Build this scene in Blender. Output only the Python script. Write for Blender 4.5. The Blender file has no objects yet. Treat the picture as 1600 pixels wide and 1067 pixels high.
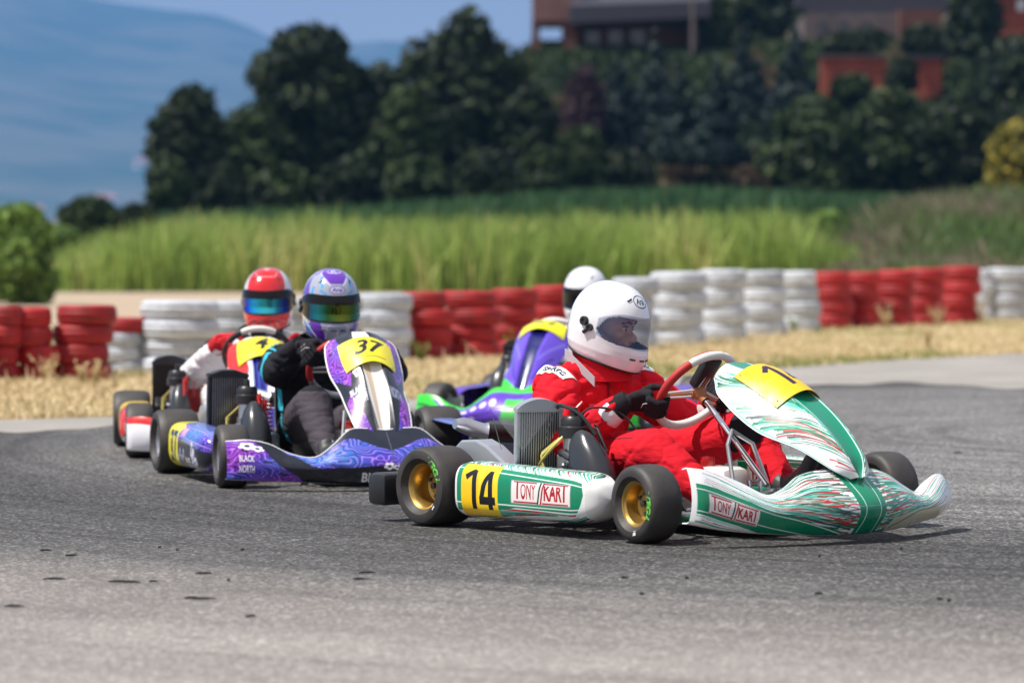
import bpy, math, random
import numpy as np
from mathutils import Vector, Matrix
from mathutils.bvhtree import BVHTree
R = math.radians
PI = math.pi
random.seed(7)
rng = np.random.default_rng(7)
S = bpy.context.scene
COL = S.collection

# ------------------------------------------------------------------ camera
F, HC, YH = 5400.0, 0.93, 407.0          # focal length in photo pixels, camera height, horizon row
PITCH = math.atan((533.5 - YH) / F)
cam_d = bpy.data.cameras.new('camera')
cam = bpy.data.objects.new('camera', cam_d)
COL.objects.link(cam)
cam.location = (0, 0, HC)
cam.rotation_euler = (PI / 2 - PITCH, 0, 0)
cam_d.sensor_width = 36.0
cam_d.lens = F * 36 / 1600
cam_d.clip_end = 20000
cam_d.dof.use_dof = True
cam_d.dof.focus_distance = 12.0
cam_d.dof.aperture_fstop = 3.2
S.camera = cam

# ------------------------------------------------------------------ light
SUN_EL, SUN_AZ = 60.0, 196.0             # azimuth: degrees from +x, counter-clockwise (left, a little towards the camera)
world = bpy.data.worlds.new('World')
S.world = world
world.use_nodes = True
nt = world.node_tree
sky = nt.nodes.new('ShaderNodeTexSky')
sky.sky_type = 'NISHITA'
sky.sun_disc = False
sky.sun_elevation = R(SUN_EL)
sky.sun_rotation = R(90 - SUN_AZ)
sky.altitude = 200
sky.air_density = 1.0
sky.dust_density = 2.0
sky.ozone_density = 1.0
# thin pale cloud over the clear sky
wc = nt.nodes.new('ShaderNodeTexCoord'); wm = nt.nodes.new('ShaderNodeMapping'); wm.inputs['Scale'].default_value = (6, 6, 30)
wn_ = nt.nodes.new('ShaderNodeTexNoise'); wn_.inputs['Scale'].default_value = 1.3; wn_.inputs['Detail'].default_value = 6
wr_ = nt.nodes.new('ShaderNodeMapRange'); wr_.inputs[1].default_value = .3; wr_.inputs[2].default_value = .7; wr_.inputs[3].default_value = .7; wr_.inputs[4].default_value = .95
wx = nt.nodes.new('ShaderNodeMix'); wx.data_type = 'RGBA'; wx.inputs[7].default_value = (10.5, 10.4, 11.6, 1)
nt.links.new(wc.outputs['Generated'], wm.inputs[0]); nt.links.new(wm.outputs[0], wn_.inputs['Vector']); nt.links.new(wn_.outputs['Fac'], wr_.inputs[0])
nt.links.new(wr_.outputs[0], wx.inputs[0]); nt.links.new(sky.outputs[0], wx.inputs[6])
nt.links.new(wx.outputs[2], nt.nodes['Background'].inputs[0])
nt.nodes['Background'].inputs[1].default_value = 0.050
sun_d = bpy.data.lights.new('sun', 'SUN')
sun = bpy.data.objects.new('sun', sun_d)
COL.objects.link(sun)
sun_d.energy = 5.0
sun_d.angle = R(0.5)
sun_d.color = (1.0, 0.95, 0.88)
sd = Vector((math.cos(R(SUN_AZ)) * math.cos(R(SUN_EL)), math.sin(R(SUN_AZ)) * math.cos(R(SUN_EL)), math.sin(R(SUN_EL))))
sun.rotation_euler = sd.to_track_quat('Z', 'Y').to_euler()
sun.location = sd * 50
S.view_settings.view_transform = 'Standard'
S.view_settings.look = 'None'
S.view_settings.exposure = 0.36
S.view_settings.gamma = 1.0
S.view_settings.use_curve_mapping = False
S.cycles.max_bounces = 8
S.cycles.transparent_max_bounces = 12
S.cycles.volume_bounces = 1

# ------------------------------------------------------------------ helpers
def gp(px, py, z=0.0):
    """ground point seen at photo pixel"""
    Y = F * (HC - z) / (py - YH)
    return ((px - 800) / F * Y, Y, z)

def tag(o, label=None, cat=None, group=None, kind=None):
    if label: o['label'] = label
    if cat: o['category'] = cat
    if group: o['group'] = group
    if kind: o['kind'] = kind
    return o

def empty(name, parent=None, loc=(0, 0, 0), rz=0.0):
    o = bpy.data.objects.new(name, None)
    COL.objects.link(o)
    o.location = loc
    o.rotation_euler = (0, 0, rz)
    o.empty_display_size = 0.1
    if parent: o.parent = parent
    return o

class MB:
    """collects vertices, faces, uvs and material slots of one mesh"""
    def __init__(s):
        s.v = []; s.f = []; s.m = []; s.uv = []; s.n = 0
    def add(s, V, Fc, m=0, uv=None):
        V = [tuple(float(c) for c in p) for p in V]
        s.v += V
        for k, f in enumerate(Fc):
            s.f.append(tuple(i + s.n for i in f)); s.m.append(m)
            s.uv.append([uv[i] for i in f] if uv is not None else [(0, 0)] * len(f))
        s.n += len(V)
        return s
    def box(s, c, d, m=0, rot=None, taper=(1, 1)):
        V = []
        for z in (-1, 1):
            for y in (-1, 1):
                for x in (-1, 1):
                    t = taper if z > 0 else (1, 1)
                    p = Vector((x * d[0] / 2 * t[0], y * d[1] / 2 * t[1], z * d[2] / 2))
                    if rot is not None: p = rot @ p
                    V.append(p + Vector(c))
        return s.add(V, [(0, 2, 3, 1), (4, 5, 7, 6), (0, 1, 5, 4), (2, 6, 7, 3), (0, 4, 6, 2), (1, 3, 7, 5)], m)
    def tube(s, path, r, n=10, m=0, cap=True, closed=False, flat=1.0):
        P = [Vector(p) for p in path]
        N = len(P)
        rr = r if hasattr(r, '__len__') else [r] * N
        V = []; Fc = []
        prev = None
        for i, p in enumerate(P):
            if closed: t = (P[(i + 1) % N] - P[i - 1])
            else: t = P[min(i + 1, N - 1)] - P[max(i - 1, 0)]
            if t.length < 1e-9: t = Vector((0, 0, 1))
            t.normalize()
            if prev is None:
                a = t.orthogonal().normalized()
                if abs(t.z) < 0.95: a = t.cross(Vector((0, 0, 1))).normalized()
            else:
                a = (prev - t * prev.dot(t)).normalized()
            prev = a
            b = t.cross(a)
            for k in range(n):
                q = 2 * PI * k / n
                V.append(p + a * (math.cos(q) * rr[i]) + b * (math.sin(q) * rr[i] * flat))
        M = N if closed else N - 1
        for i in range(M):
            for k in range(n):
                j = (i + 1) % N
                Fc.append((i * n + k, i * n + (k + 1) % n, j * n + (k + 1) % n, j * n + k))
        if cap and not closed:
            Fc.append(tuple(range(n))[::-1]); Fc.append(tuple((N - 1) * n + k for k in range(n)))
        return s.add(V, Fc, m)
    def lathe(s, prof, c=(0, 0, 0), axis='z', n=24, m=0, rot=None):
        """profile of (radius, height along the axis)"""
        V = []; Fc = []
        N = len(prof)
        for r, h in prof:
            for k in range(n):
                q = 2 * PI * k / n
                x, y = r * math.cos(q), r * math.sin(q)
                p = Vector({'z': (x, y, h), 'y': (x, h, y), 'x': (h, x, y)}[axis])
                if rot is not None: p = rot @ p
                V.append(p + Vector(c))
        for i in range(N - 1):
            for k in range(n):
                a = (i * n + k, i * n + (k + 1) % n, (i + 1) * n + (k + 1) % n, (i + 1) * n + k)
                Fc.append(a if axis != 'y' else a[::-1])
        return s.add(V, Fc, m)
    def sphere(s, c, r, n=16, m=0, rot=None):
        r = r if hasattr(r, '__len__') else (r, r, r)
        V = []; Fc = []
        h = n // 2
        for i in range(h + 1):
            a = PI * i / h
            for k in range(n):
                q = 2 * PI * k / n
                p = Vector((math.sin(a) * math.cos(q) * r[0], math.sin(a) * math.sin(q) * r[1], math.cos(a) * r[2]))
                if rot is not None: p = rot @ p
                V.append(p + Vector(c))
        for i in range(h):
            for k in range(n):
                Fc.append((i * n + k, (i + 1) * n + k, (i + 1) * n + (k + 1) % n, i * n + (k + 1) % n))
        return s.add(V, Fc, m)
    def grid(s, fn, nu, nv, m=0, flip=False, mfn=None, keep=None):
        V = []; uv = []; Fc = []
        for j in range(nv + 1):
            for i in range(nu + 1):
                V.append(fn(i / nu, j / nv)); uv.append((i / nu, j / nv))
        for j in range(nv):
            for i in range(nu):
                if keep and not keep((i + .5) / nu, (j + .5) / nv): continue
                a = j * (nu + 1) + i
                q = (a, a + 1, a + nu + 2, a + nu + 1)
                Fc.append(q[::-1] if flip else q)
        return s.add(V, Fc, m, uv)
    def build(s, name, mats, parent=None, smooth='auto', bevel=0, solid=0, sub=0, offset=0.0):
        me = bpy.data.meshes.new(name)
        me.from_pydata(s.v, [], s.f)
        if not isinstance(mats, (list, tuple)): mats = [mats]
        for x in mats: me.materials.append(x)
        me.polygons.foreach_set('material_index', s.m)
        me.polygons.foreach_set('use_smooth', [bool(smooth)] * len(s.f))
        ul = me.uv_layers.new(name='uv')
        flat = np.array([c for f in s.uv for p in f for c in p], dtype=np.float32)
        ul.data.foreach_set('uv', flat)
        me.update()
        o = bpy.data.objects.new(name, me)
        COL.objects.link(o)
        if parent: o.parent = parent
        if solid:
            md = o.modifiers.new('s', 'SOLIDIFY'); md.thickness = solid; md.offset = offset
        if bevel:
            md = o.modifiers.new('b', 'BEVEL'); md.width = bevel; md.segments = 2; md.limit_method = 'ANGLE'; md.angle_limit = R(40)
        if sub:
            md = o.modifiers.new('u', 'SUBSURF'); md.levels = sub; md.render_levels = sub
        if smooth == 'auto':
            for p in me.polygons: p.use_smooth = True
            md = o.modifiers.new('e', 'EDGE_SPLIT'); md.split_angle = R(38)
        return o

def fast_mesh(name, V, Fq, mats, parent=None, smooth=False, mi=None):
    """numpy mesh of equal-sized faces"""
    k = Fq.shape[1]
    me = bpy.data.meshes.new(name)
    me.vertices.add(len(V)); me.vertices.foreach_set('co', V.astype(np.float32).ravel())
    me.loops.add(Fq.size); me.loops.foreach_set('vertex_index', Fq.astype(np.int32).ravel())
    me.polygons.add(len(Fq)); me.polygons.foreach_set('loop_start', np.arange(0, Fq.size, k, dtype=np.int32))
    if not isinstance(mats, (list, tuple)): mats = [mats]
    for x in mats: me.materials.append(x)
    if mi is not None: me.polygons.foreach_set('material_index', mi.astype(np.int32))
    me.polygons.foreach_set('use_smooth', np.full(len(Fq), smooth))
    me.update(calc_edges=True); me.validate()
    o = bpy.data.objects.new(name, me)
    COL.objects.link(o)
    if parent: o.parent = parent
    return o

def spl(pts, t):
    """smooth interpolation through (key, values...) rows"""
    ks = [p[0] for p in pts]
    if t <= ks[0]: return np.array(pts[0][1:], float)
    if t >= ks[-1]: return np.array(pts[-1][1:], float)
    i = max(k for k in range(len(ks)) if ks[k] <= t)
    i = min(i, len(ks) - 2)
    def tan(j):
        a, b = max(j - 1, 0), min(j + 1, len(ks) - 1)
        return (np.array(pts[b][1:], float) - np.array(pts[a][1:], float)) / (ks[b] - ks[a])
    h = ks[i + 1] - ks[i]; x = (t - ks[i]) / h
    p0, p1 = np.array(pts[i][1:], float), np.array(pts[i + 1][1:], float)
    m0, m1 = tan(i) * h, tan(i + 1) * h
    return (2 * x**3 - 3 * x**2 + 1) * p0 + (x**3 - 2 * x**2 + x) * m0 + (-2 * x**3 + 3 * x**2) * p1 + (x**3 - x**2) * m1

# ------------------------------------------------------------------ materials
def mat(name, col, rough=0.5, metal=0.0, coat=0.0, spec=0.5, noise=None, bump=None, col2=None, alpha=None, trans=0, sheen=0, wear=None):
    """noise=(scale, amount) mottles between col and col2; bump=(scale, strength, distance)"""
    m = bpy.data.materials.new(name); m.use_nodes = True
    t = m.node_tree; b = t.nodes['Principled BSDF']
    b.inputs['Base Color'].default_value = (*col, 1)
    b.inputs['Roughness'].default_value = rough
    b.inputs['Metallic'].default_value = metal
    b.inputs['Coat Weight'].default_value = coat
    b.inputs['Coat Roughness'].default_value = 0.06
    b.inputs['Specular IOR Level'].default_value = spec
    if sheen: b.inputs['Sheen Weight'].default_value = sheen
    if trans: b.inputs['Transmission Weight'].default_value = trans
    if alpha is not None: b.inputs['Alpha'].default_value = alpha
    tc = t.nodes.new('ShaderNodeTexCoord')
    if noise:
        n = t.nodes.new('ShaderNodeTexNoise'); n.inputs['Scale'].default_value = noise[0]; n.inputs['Detail'].default_value = 5
        t.links.new(tc.outputs['Object'], n.inputs['Vector'])
        rp = t.nodes.new('ShaderNodeValToRGB')
        a = noise[1]
        rp.color_ramp.elements[0].position = 0.5 - a; rp.color_ramp.elements[1].position = 0.5 + a
        rp.color_ramp.elements[0].color = (*col, 1)
        rp.color_ramp.elements[1].color = (*(col2 or tuple(c * 0.6 for c in col)), 1)
        t.links.new(n.outputs['Fac'], rp.inputs['Fac'])
        t.links.new(rp.outputs['Color'], b.inputs['Base Color'])
    if bump:
        n = t.nodes.new('ShaderNodeTexNoise'); n.inputs['Scale'].default_value = bump[0]; n.inputs['Detail'].default_value = 6
        t.links.new(tc.outputs['Object'], n.inputs['Vector'])
        bp = t.nodes.new('ShaderNodeBump'); bp.inputs['Strength'].default_value = bump[1]; bp.inputs['Distance'].default_value = bump[2]
        t.links.new(n.outputs['Fac'], bp.inputs['Height'])
        t.links.new(bp.outputs['Normal'], b.inputs['Normal'])
    return m

def imat(name, img, rough=0.28, coat=0.5, metal=0.0):
    m = mat(name, (.5, .5, .5), rough, metal, coat)
    t = m.node_tree; b = t.nodes['Principled BSDF']
    it = t.nodes.new('ShaderNodeTexImage'); it.image = img; it.extension = 'EXTEND'
    uv = t.nodes.new('ShaderNodeUVMap'); uv.uv_map = 'uv'
    t.links.new(uv.outputs[0], it.inputs['Vector'])
    t.links.new(it.outputs['Color'], b.inputs['Base Color'])
    # light dust and scuffs on the roughness
    n = t.nodes.new('ShaderNodeTexNoise'); n.inputs['Scale'].default_value = 14; n.inputs['Detail'].default_value = 6
    tc = t.nodes.new('ShaderNodeTexCoord'); t.links.new(tc.outputs['Object'], n.inputs['Vector'])
    mr = t.nodes.new('ShaderNodeMapRange'); mr.inputs[1].default_value = .35; mr.inputs[2].default_value = .7
    mr.inputs[3].default_value = rough * .8; mr.inputs[4].default_value = rough * 1.5
    t.links.new(n.outputs['Fac'], mr.inputs[0]); t.links.new(mr.outputs[0], b.inputs['Roughness'])
    return m

# ------------------------------------------------------------------ livery drawing (canvases drawn here, in code)
_txt = {}
def text_tris(s, bold=0.0, shear=0.0):
    key = (s, bold, shear)
    if key not in _txt:
        c = bpy.data.curves.new('t', 'FONT'); c.body = s; c.offset = bold; c.shear = shear; c.fill_mode = 'FRONT'; c.resolution_u = 4
        o = bpy.data.objects.new('t', c); COL.objects.link(o)
        me = bpy.data.meshes.new_from_object(o.evaluated_get(bpy.context.evaluated_depsgraph_get()))
        me.calc_loop_triangles()
        V = np.array([v.co[:2] for v in me.vertices]); T = np.array([t.vertices[:] for t in me.loop_triangles])
        lo, hi = V.min(0), V.max(0)
        V = (V - lo) / (hi - lo)
        _txt[key] = (V, T, (hi - lo)[0] / (hi - lo)[1])
        bpy.data.objects.remove(o); bpy.data.curves.remove(c); bpy.data.meshes.remove(me)
    return _txt[key]

class Canvas:
    def __init__(s, w, h, bg=(1, 1, 1)):
        s.W, s.H = w * 2, h * 2
        s.a = np.zeros((s.H, s.W, 3), np.float32); s.a[:] = bg
        s.yy, s.xx = np.mgrid[0:s.H, 0:s.W].astype(np.float32)
    def _px(s, p): return np.array(p, float) * (s.W, s.H)
    def mask(s, P):
        P = np.array(P)
        x0, y0 = np.maximum(np.floor(P.min(0)).astype(int), 0); x1 = min(int(P[:, 0].max()) + 2, s.W); y1 = min(int(P[:, 1].max()) + 2, s.H)
        if x1 <= x0 or y1 <= y0: return None
        X = s.xx[y0:y1, x0:x1] + .5; Y = s.yy[y0:y1, x0:x1] + .5
        ins = np.zeros(X.shape, bool)
        n = len(P)
        for i in range(n):
            xa, ya = P[i]; xb, yb = P[(i + 1) % n]
            if ya == yb: continue
            c = ((ya > Y) != (yb > Y)) & (X < (xb - xa) * (Y - ya) / (yb - ya) + xa)
            ins ^= c
        return (slice(y0, y1), slice(x0, x1)), ins
    def poly(s, pts, col):
        r = s.mask([s._px(p) for p in pts])
        if r: s.a[r[0]][r[1]] = col
    def rect(s, x0, y0, x1, y1, col): s.poly([(x0, y0), (x1, y0), (x1, y1), (x0, y1)], col)
    def line(s, pts, w, col, w2=None):
        """w in fractions of the canvas height, tapering to w2"""
        P = [s._px(p) for p in pts]; N = len(P)
        for i in range(N - 1):
            wa = w + ((w2 if w2 is not None else w) - w) * i / max(N - 1, 1); wb = w + ((w2 if w2 is not None else w) - w) * (i + 1) / max(N - 1, 1)
            d = P[i + 1] - P[i]; L = np.hypot(*d)
            if L < 1e-6: continue
            n = np.array([-d[1], d[0]]) / L; e = d / L * .6
            r = s.mask([P[i] + n * wa * s.H / 2 - e, P[i] - n * wa * s.H / 2 - e, P[i + 1] - n * wb * s.H / 2 + e, P[i + 1] + n * wb * s.H / 2 + e])
            if r: s.a[r[0]][r[1]] = col
    def ellipse(s, cx, cy, rx, ry, col, w=None, n=40, a0=0, a1=360):
        P = [(cx + rx * math.cos(R(a0 + (a1 - a0) * i / n)), cy + ry * math.sin(R(a0 + (a1 - a0) * i / n))) for i in range(n + 1)]
        if w: s.line(P, w, col)
        else: s.poly(P, col)
    def text(s, body, x0, y0, x1, y1, col, bold=0.0, shear=0.0, warp=None):
        V, T, _ = text_tris(body, bold, shear)
        Q = V * (x1 - x0, y1 - y0) + (x0, y0)
        if warp: Q = np.array([warp(*q) for q in Q])
        Q = Q * (s.W, s.H)
        for t in T:
            r = s.mask(Q[t])
            if r: s.a[r[0]][r[1]] = col
    def image(s, name):
        a = s.a.reshape(s.H // 2, 2, s.W // 2, 2, 3).mean((1, 3))
        im = bpy.data.images.new(name, s.W // 2, s.H // 2)
        px = np.ones((s.H // 2, s.W // 2, 4), np.float32); px[..., :3] = a
        im.pixels.foreach_set(px.ravel()); im.update(); im.pack()
        return im

def nfield(X, Y, seed, octs=3):
    """smooth value noise on arrays"""
    r = np.random.default_rng(seed); out = 0; amp = 1
    for o in range(octs):
        G = r.random((64, 64)); x = X * 2**o; y = Y * 2**o
        xi = np.floor(x).astype(int); yi = np.floor(y).astype(int); fx = x - xi; fy = y - yi
        fx = fx * fx * (3 - 2 * fx); fy = fy * fy * (3 - 2 * fy)
        g = lambda a, b: G[b % 64, a % 64]
        out = out + amp * ((g(xi, yi) * (1 - fx) + g(xi + 1, yi) * fx) * (1 - fy) + (g(xi, yi + 1) * (1 - fx) + g(xi + 1, yi + 1) * fx) * fy)
        amp *= .5
    return out / 1.75

GREEN, TEAL, RED, WHITE, BLACK, YEL = (.0, .52, .37), (.30, .74, .66), (.80, .13, .17), (.95, .95, .95), (.03, .03, .04), (1.0, .80, .05)
NAVY = (.07, .09, .15)

def streaks(c, n, start, end, seed, wmin=.004, wmax=.011, cols=None, wav=.02):
    r = random.Random(seed)
    cols = cols or [GREEN, GREEN, GREEN, TEAL, TEAL, RED, (.20, .30, .3), (.45, .82, .75)]
    for i in range(n):
        t = (i + r.random() * .8) / n
        a = start(t); b = end(t)
        l0 = r.random() ** 2 * .30; l1 = 1 - r.random() ** 2 * .4
        P = []; ph = r.random() * 6; k = 4 + r.random() * 6
        for j in range(13):
            q = l0 + (l1 - l0) * j / 12
            x = a[0] + (b[0] - a[0]) * q; y = a[1] + (b[1] - a[1]) * q + (a[2] if len(a) > 2 else 0) * q * (1 - q)
            P.append((x, y + wav * math.sin(k * q + ph) * .5))
        w = wmin + (wmax - wmin) * r.random()
        c.line(P, w, r.choice(cols), w * .35)

def tony_box(c, x0, y0, x1, y1, slope=0.0):
    def wp(x, y): return (x, y + slope * (x - x0) / (x1 - x0))
    def rc(a, b, d, e, col): c.poly([wp(a, b), wp(d, b), wp(d, e), wp(a, e)], col)
    w, h = x1 - x0, y1 - y0
    rc(x0, y0, x1, y1, (.55, .6, .58)); rc(x0 + .012 * w, y0 + .06 * h, x1 - .012 * w, y1 - .06 * h, (.93, .90, .89))
    dr = (.68, .08, .12)
    fx = lambda t: x0 + t * w
    fy = lambda t: y0 + t * h
    c.text('ONY', fx(.17), fy(.22), fx(.42), fy(.76), dr, bold=.012, warp=wp)
    rc(fx(.10), fy(.22), fx(.128), fy(.86), dr); rc(fx(.05), fy(.84), fx(.44), fy(.92), dr)
    c.text('KAR', fx(.56), fy(.22), fx(.86), fy(.76), dr, bold=.03, warp=wp)
    rc(fx(.88), fy(.22), fx(.91), fy(.86), dr); rc(fx(.56), fy(.84), fx(.96), fy(.92), dr)
    rc(fx(.05), fy(.08), fx(.45), fy(.15), dr); rc(fx(.53), fy(.08), fx(.96), fy(.15), dr)
    for k in (0, .05):
        c.poly([wp(fx(.44 + k), fy(.06)), wp(fx(.465 + k), fy(.06)), wp(fx(.525 + k), fy(.94)), wp(fx(.50 + k), fy(.94))], (.1, .25, .2) if k == 0 else dr)

def topo(W, H, seed, base='purple', fx=7, fy=4):
    c = Canvas(W, H)
    X = c.xx / c.W; Y = c.yy / c.H
    g = nfield(X * fx * .35 + 3, Y * fy * .35, seed)
    A, B, D = np.array((.55, .16, .72)), np.array((.28, .20, .72)), np.array((.22, .50, .82))
    t = np.clip((g - .3) * 2.4, 0, 1)[..., None]
    c.a[:] = np.where(t < .5, A + (B - A) * t * 2, B + (D - B) * (t * 2 - 1))
    h = nfield(X * fx, Y * fy, seed + 5)
    fr = (h * 9) % 1
    c.a[fr < .16] = c.a[fr < .16] * .35 + np.array((.85, .6, 1.0)) * .65
    c.a[(fr > .52) & (fr < .66)] *= .35
    return c

# ================================================================== THE SETTING
def shader(name):
    m = bpy.data.materials.new(name); m.use_nodes = True
    t = m.node_tree
    return m, t, t.nodes['Principled BSDF'], t.nodes.new, t.links.new

def noise(t, vec, scale, detail=4, rough=.5):
    n = t.nodes.new('ShaderNodeTexNoise'); n.inputs['Scale'].default_value = scale
    n.inputs['Detail'].default_value = detail; n.inputs['Roughness'].default_value = rough
    t.links.new(vec, n.inputs['Vector']); return n.outputs['Fac']
def ramp(t, fac, stops):
    r = t.nodes.new('ShaderNodeValToRGB'); e = r.color_ramp.elements
    while len(e) < len(stops): e.new(.5)
    for k, (p, c) in enumerate(stops):
        e[k].position = p; e[k].color = (*c, 1) if hasattr(c, '__len__') else (c, c, c, 1)
    t.links.new(fac, r.inputs['Fac']); return r.outputs['Color']
def mixc(t, fac, a, b, mode='MIX'):
    n = t.nodes.new('ShaderNodeMix'); n.data_type = 'RGBA'; n.blend_type = mode
    if isinstance(fac, (int, float)): n.inputs[0].default_value = fac
    else: t.links.new(fac, n.inputs[0])
    for k, x in ((6, a), (7, b)):
        if isinstance(x, tuple): n.inputs[k].default_value = (*x, 1)
        else: t.links.new(x, n.inputs[k])
    return n.outputs[2]
def mth(t, op, a, b=None, c=None):
    n = t.nodes.new('ShaderNodeMath'); n.operation = op
    for k, x in enumerate((a, b, c)):
        if x is None: continue
        if isinstance(x, (int, float)): n.inputs[k].default_value = x
        else: t.links.new(x, n.inputs[k])
    return n.outputs[0]

CEN = (5.0, 18.5)
def asphalt_material():
    m, t, b, N, L = shader('asphalt')
    tc = N('ShaderNodeTexCoord'); P = tc.outputs['Object']
    sx = N('ShaderNodeSeparateXYZ'); L(P, sx.inputs[0])
    dx = mth(t, 'SUBTRACT', sx.outputs[0], CEN[0]); dy = mth(t, 'SUBTRACT', sx.outputs[1], CEN[1])
    r = mth(t, 'SQRT', mth(t, 'ADD', mth(t, 'MULTIPLY', dx, dx), mth(t, 'MULTIPLY', dy, dy)))
    ang = mth(t, 'ARCTAN2', dy, dx)
    cb = N('ShaderNodeCombineXYZ'); L(mth(t, 'MULTIPLY', r, 1.0), cb.inputs[0]); L(mth(t, 'MULTIPLY', ang, 1.3), cb.inputs[1])
    arc = cb.outputs[0]
    rw = mth(t, 'ADD', r, mth(t, 'MULTIPLY', mth(t, 'SUBTRACT', noise(t, arc, .9, 3), .5), 1.6))
    # rubbered racing line: radius profile
    mr = N('ShaderNodeMapRange'); mr.inputs[1].default_value = 0; mr.inputs[2].default_value = 14; L(rw, mr.inputs[0])
    base = ramp(t, mr.outputs[0], [(0.0, .155), (.43, .150), (.50, .110), (.575, .058), (.635, .058), (.685, .10), (.745, .175), (.84, .245)])
    # brownish tint where dust lies (outer edge)
    dust = ramp(t, mr.outputs[0], [(.66, 0.0), (.76, 1.0)])
    base = mixc(t, dust, mixc(t, 1.0, base, (1.0, .975, .94), 'MULTIPLY'), mixc(t, 1.0, base, (1.0, .915, .84), 'MULTIPLY'))
    # tyre marks following the bend
    cb2 = N('ShaderNodeCombineXYZ'); L(mth(t, 'MULTIPLY', r, 7.0), cb2.inputs[0]); L(mth(t, 'MULTIPLY', ang, 2.2), cb2.inputs[1])
    st = ramp(t, noise(t, cb2.outputs[0], 1.0, 4, .6), [(.34, .52), (.5, 1.0), (.66, 1.18)])
    base = mixc(t, ramp(t, mr.outputs[0], [(.62, .8), (.74, .3)]), base, st, 'MULTIPLY')
    pt = ramp(t, noise(t, P, .8, 5, .6), [(.3, .84), (.7, 1.14)])
    base = mixc(t, 1.0, base, pt, 'MULTIPLY')
    # aggregate
    v = N('ShaderNodeTexVoronoi'); v.inputs['Scale'].default_value = 105; L(P, v.inputs['Vector'])
    cr = N('ShaderNodeSeparateColor'); L(v.outputs['Color'], cr.inputs[0])
    g1 = ramp(t, cr.outputs[0], [(.0, .25), (.45, .7), (.8, 1.35), (1.0, 3.4)])
    g2 = ramp(t, noise(t, P, 260, 2), [(.35, .6), (.65, 1.4)])
    gam = ramp(t, mr.outputs[0], [(.62, .95), (.80, .40)])
    base = mixc(t, gam, base, g1, 'MULTIPLY')
    base = mixc(t, .7, base, g2, 'MULTIPLY')
    bl = ramp(t, noise(t, arc, 1.7, 5, .6), [(.35, .72), (.65, 1.18)])
    base = mixc(t, .35, base, bl, 'MULTIPLY')
    # stains
    sp = ramp(t, noise(t, P, 3.3, 3), [(.25, .7), (.32, 1.0)])
    base = mixc(t, .8, base, sp, 'MULTIPLY')
    L(base, b.inputs['Base Color'])
    b.inputs['Roughness'].default_value = .82
    b.inputs['Specular IOR Level'].default_value = .3
    bp = N('ShaderNodeBump'); bp.inputs['Strength'].default_value = .5; bp.inputs['Distance'].default_value = .004
    L(mth(t, 'ADD', v.outputs['Distance'], noise(t, P, 180, 3)), bp.inputs['Height']); L(bp.outputs[0], b.inputs['Normal'])
    return m

def flat_sheet(name, pts, z, m, kind='structure'):
    me = bpy.data.meshes.new(name)
    me.from_pydata([(x, y, z) for x, y in pts], [], [tuple(range(len(pts)))])
    me.materials.append(m)
    if me.polygons[0].normal.z < 0: me.flip_normals()
    o = bpy.data.objects.new(name, me); COL.objects.link(o); o['kind'] = kind
    return o

def interp(tab, x):
    xs = [p[0] for p in tab]; ys = [p[1] for p in tab]
    return float(np.interp(x, xs, ys))
EDGE = [(-400, 667), (-100, 659), (0, 657), (180, 652), (400, 640), (650, 624), (900, 603), (1060, 589), (1230, 575), (1400, 563), (1600, 553), (2100, 530)]
WALL = [(-200, 604), (0, 600), (170, 598), (360, 588), (560, 566), (740, 560), (900, 551), (1095, 540), (1250, 516), (1420, 508), (1526, 504), (1620, 499), (2100, 478)]
APR = [(-400, 700), (0, 676), (250, 664), (650, 640), (900, 620), (1060, 608), (1230, 600), (1420, 601), (1600, 606), (2100, 600)]

# ground: one broad sheet reaching the hills
def ground_material():
    m, t, b, N, L = shader('dry_soil_and_grass')
    tc = N('ShaderNodeTexCoord'); P = tc.outputs['Object']
    c = ramp(t, noise(t, P, .9, 6, .65), [(.3, (.28, .22, .11)), (.5, (.48, .39, .22)), (.7, (.58, .48, .29))])
    far = ramp(t, noise(t, P, .06, 4), [(.42, 0.0), (.55, 1.0)])
    c2 = mixc(t, far, c, (.07, .10, .03))
    sx = N('ShaderNodeSeparateXYZ'); L(P, sx.inputs[0])
    mr = N('ShaderNodeMapRange'); mr.inputs[1].default_value = 105; mr.inputs[2].default_value = 140; L(sx.outputs[1], mr.inputs[0])
    c = mixc(t, mr.outputs[0], c, c2)
    L(c, b.inputs['Base Color']); b.inputs['Roughness'].default_value = .95; b.inputs['Specular IOR Level'].default_value = .1
    bp = N('ShaderNodeBump'); bp.inputs['Strength'].default_value = .6; bp.inputs['Distance'].default_value = .05
    L(noise(t, P, 9, 6), bp.inputs['Height']); L(bp.outputs[0], b.inputs['Normal'])
    return m
gm = ground_material()
flat_sheet('ground', [(-7400, -60), (7400, -60), (7400, 10900), (-7400, 10900)], -.004, gm)

edge = [gp(x, interp(EDGE, x))[:2] for x in range(-400, 2101, 50)]
am = asphalt_material()
flat_sheet('race_track', edge + [(60, 20), (60, -30), (-60, -30), (-60, 20)], 0.0, am)
apr_m, t, b, N, L = shader('worn_grey_apron')
tc = N('ShaderNodeTexCoord'); P = tc.outputs['Object']
c = ramp(t, noise(t, P, 1.1, 5), [(.3, (.24, .225, .20)), (.7, (.34, .315, .285))])
c = mixc(t, .5, c, ramp(t, noise(t, P, 90, 3), [(.3, .6), (.7, 1.3)]), 'MULTIPLY')
L(c, b.inputs['Base Color']); b.inputs['Roughness'].default_value = .9
apr = [gp(x, interp(APR, x) + 2.5 * math.sin(x * .021) + 1.5 * math.sin(x * .057))[:2] for x in range(-400, 2101, 25)]
flat_sheet('track_apron', edge + apr[::-1], .004, apr_m)

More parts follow.
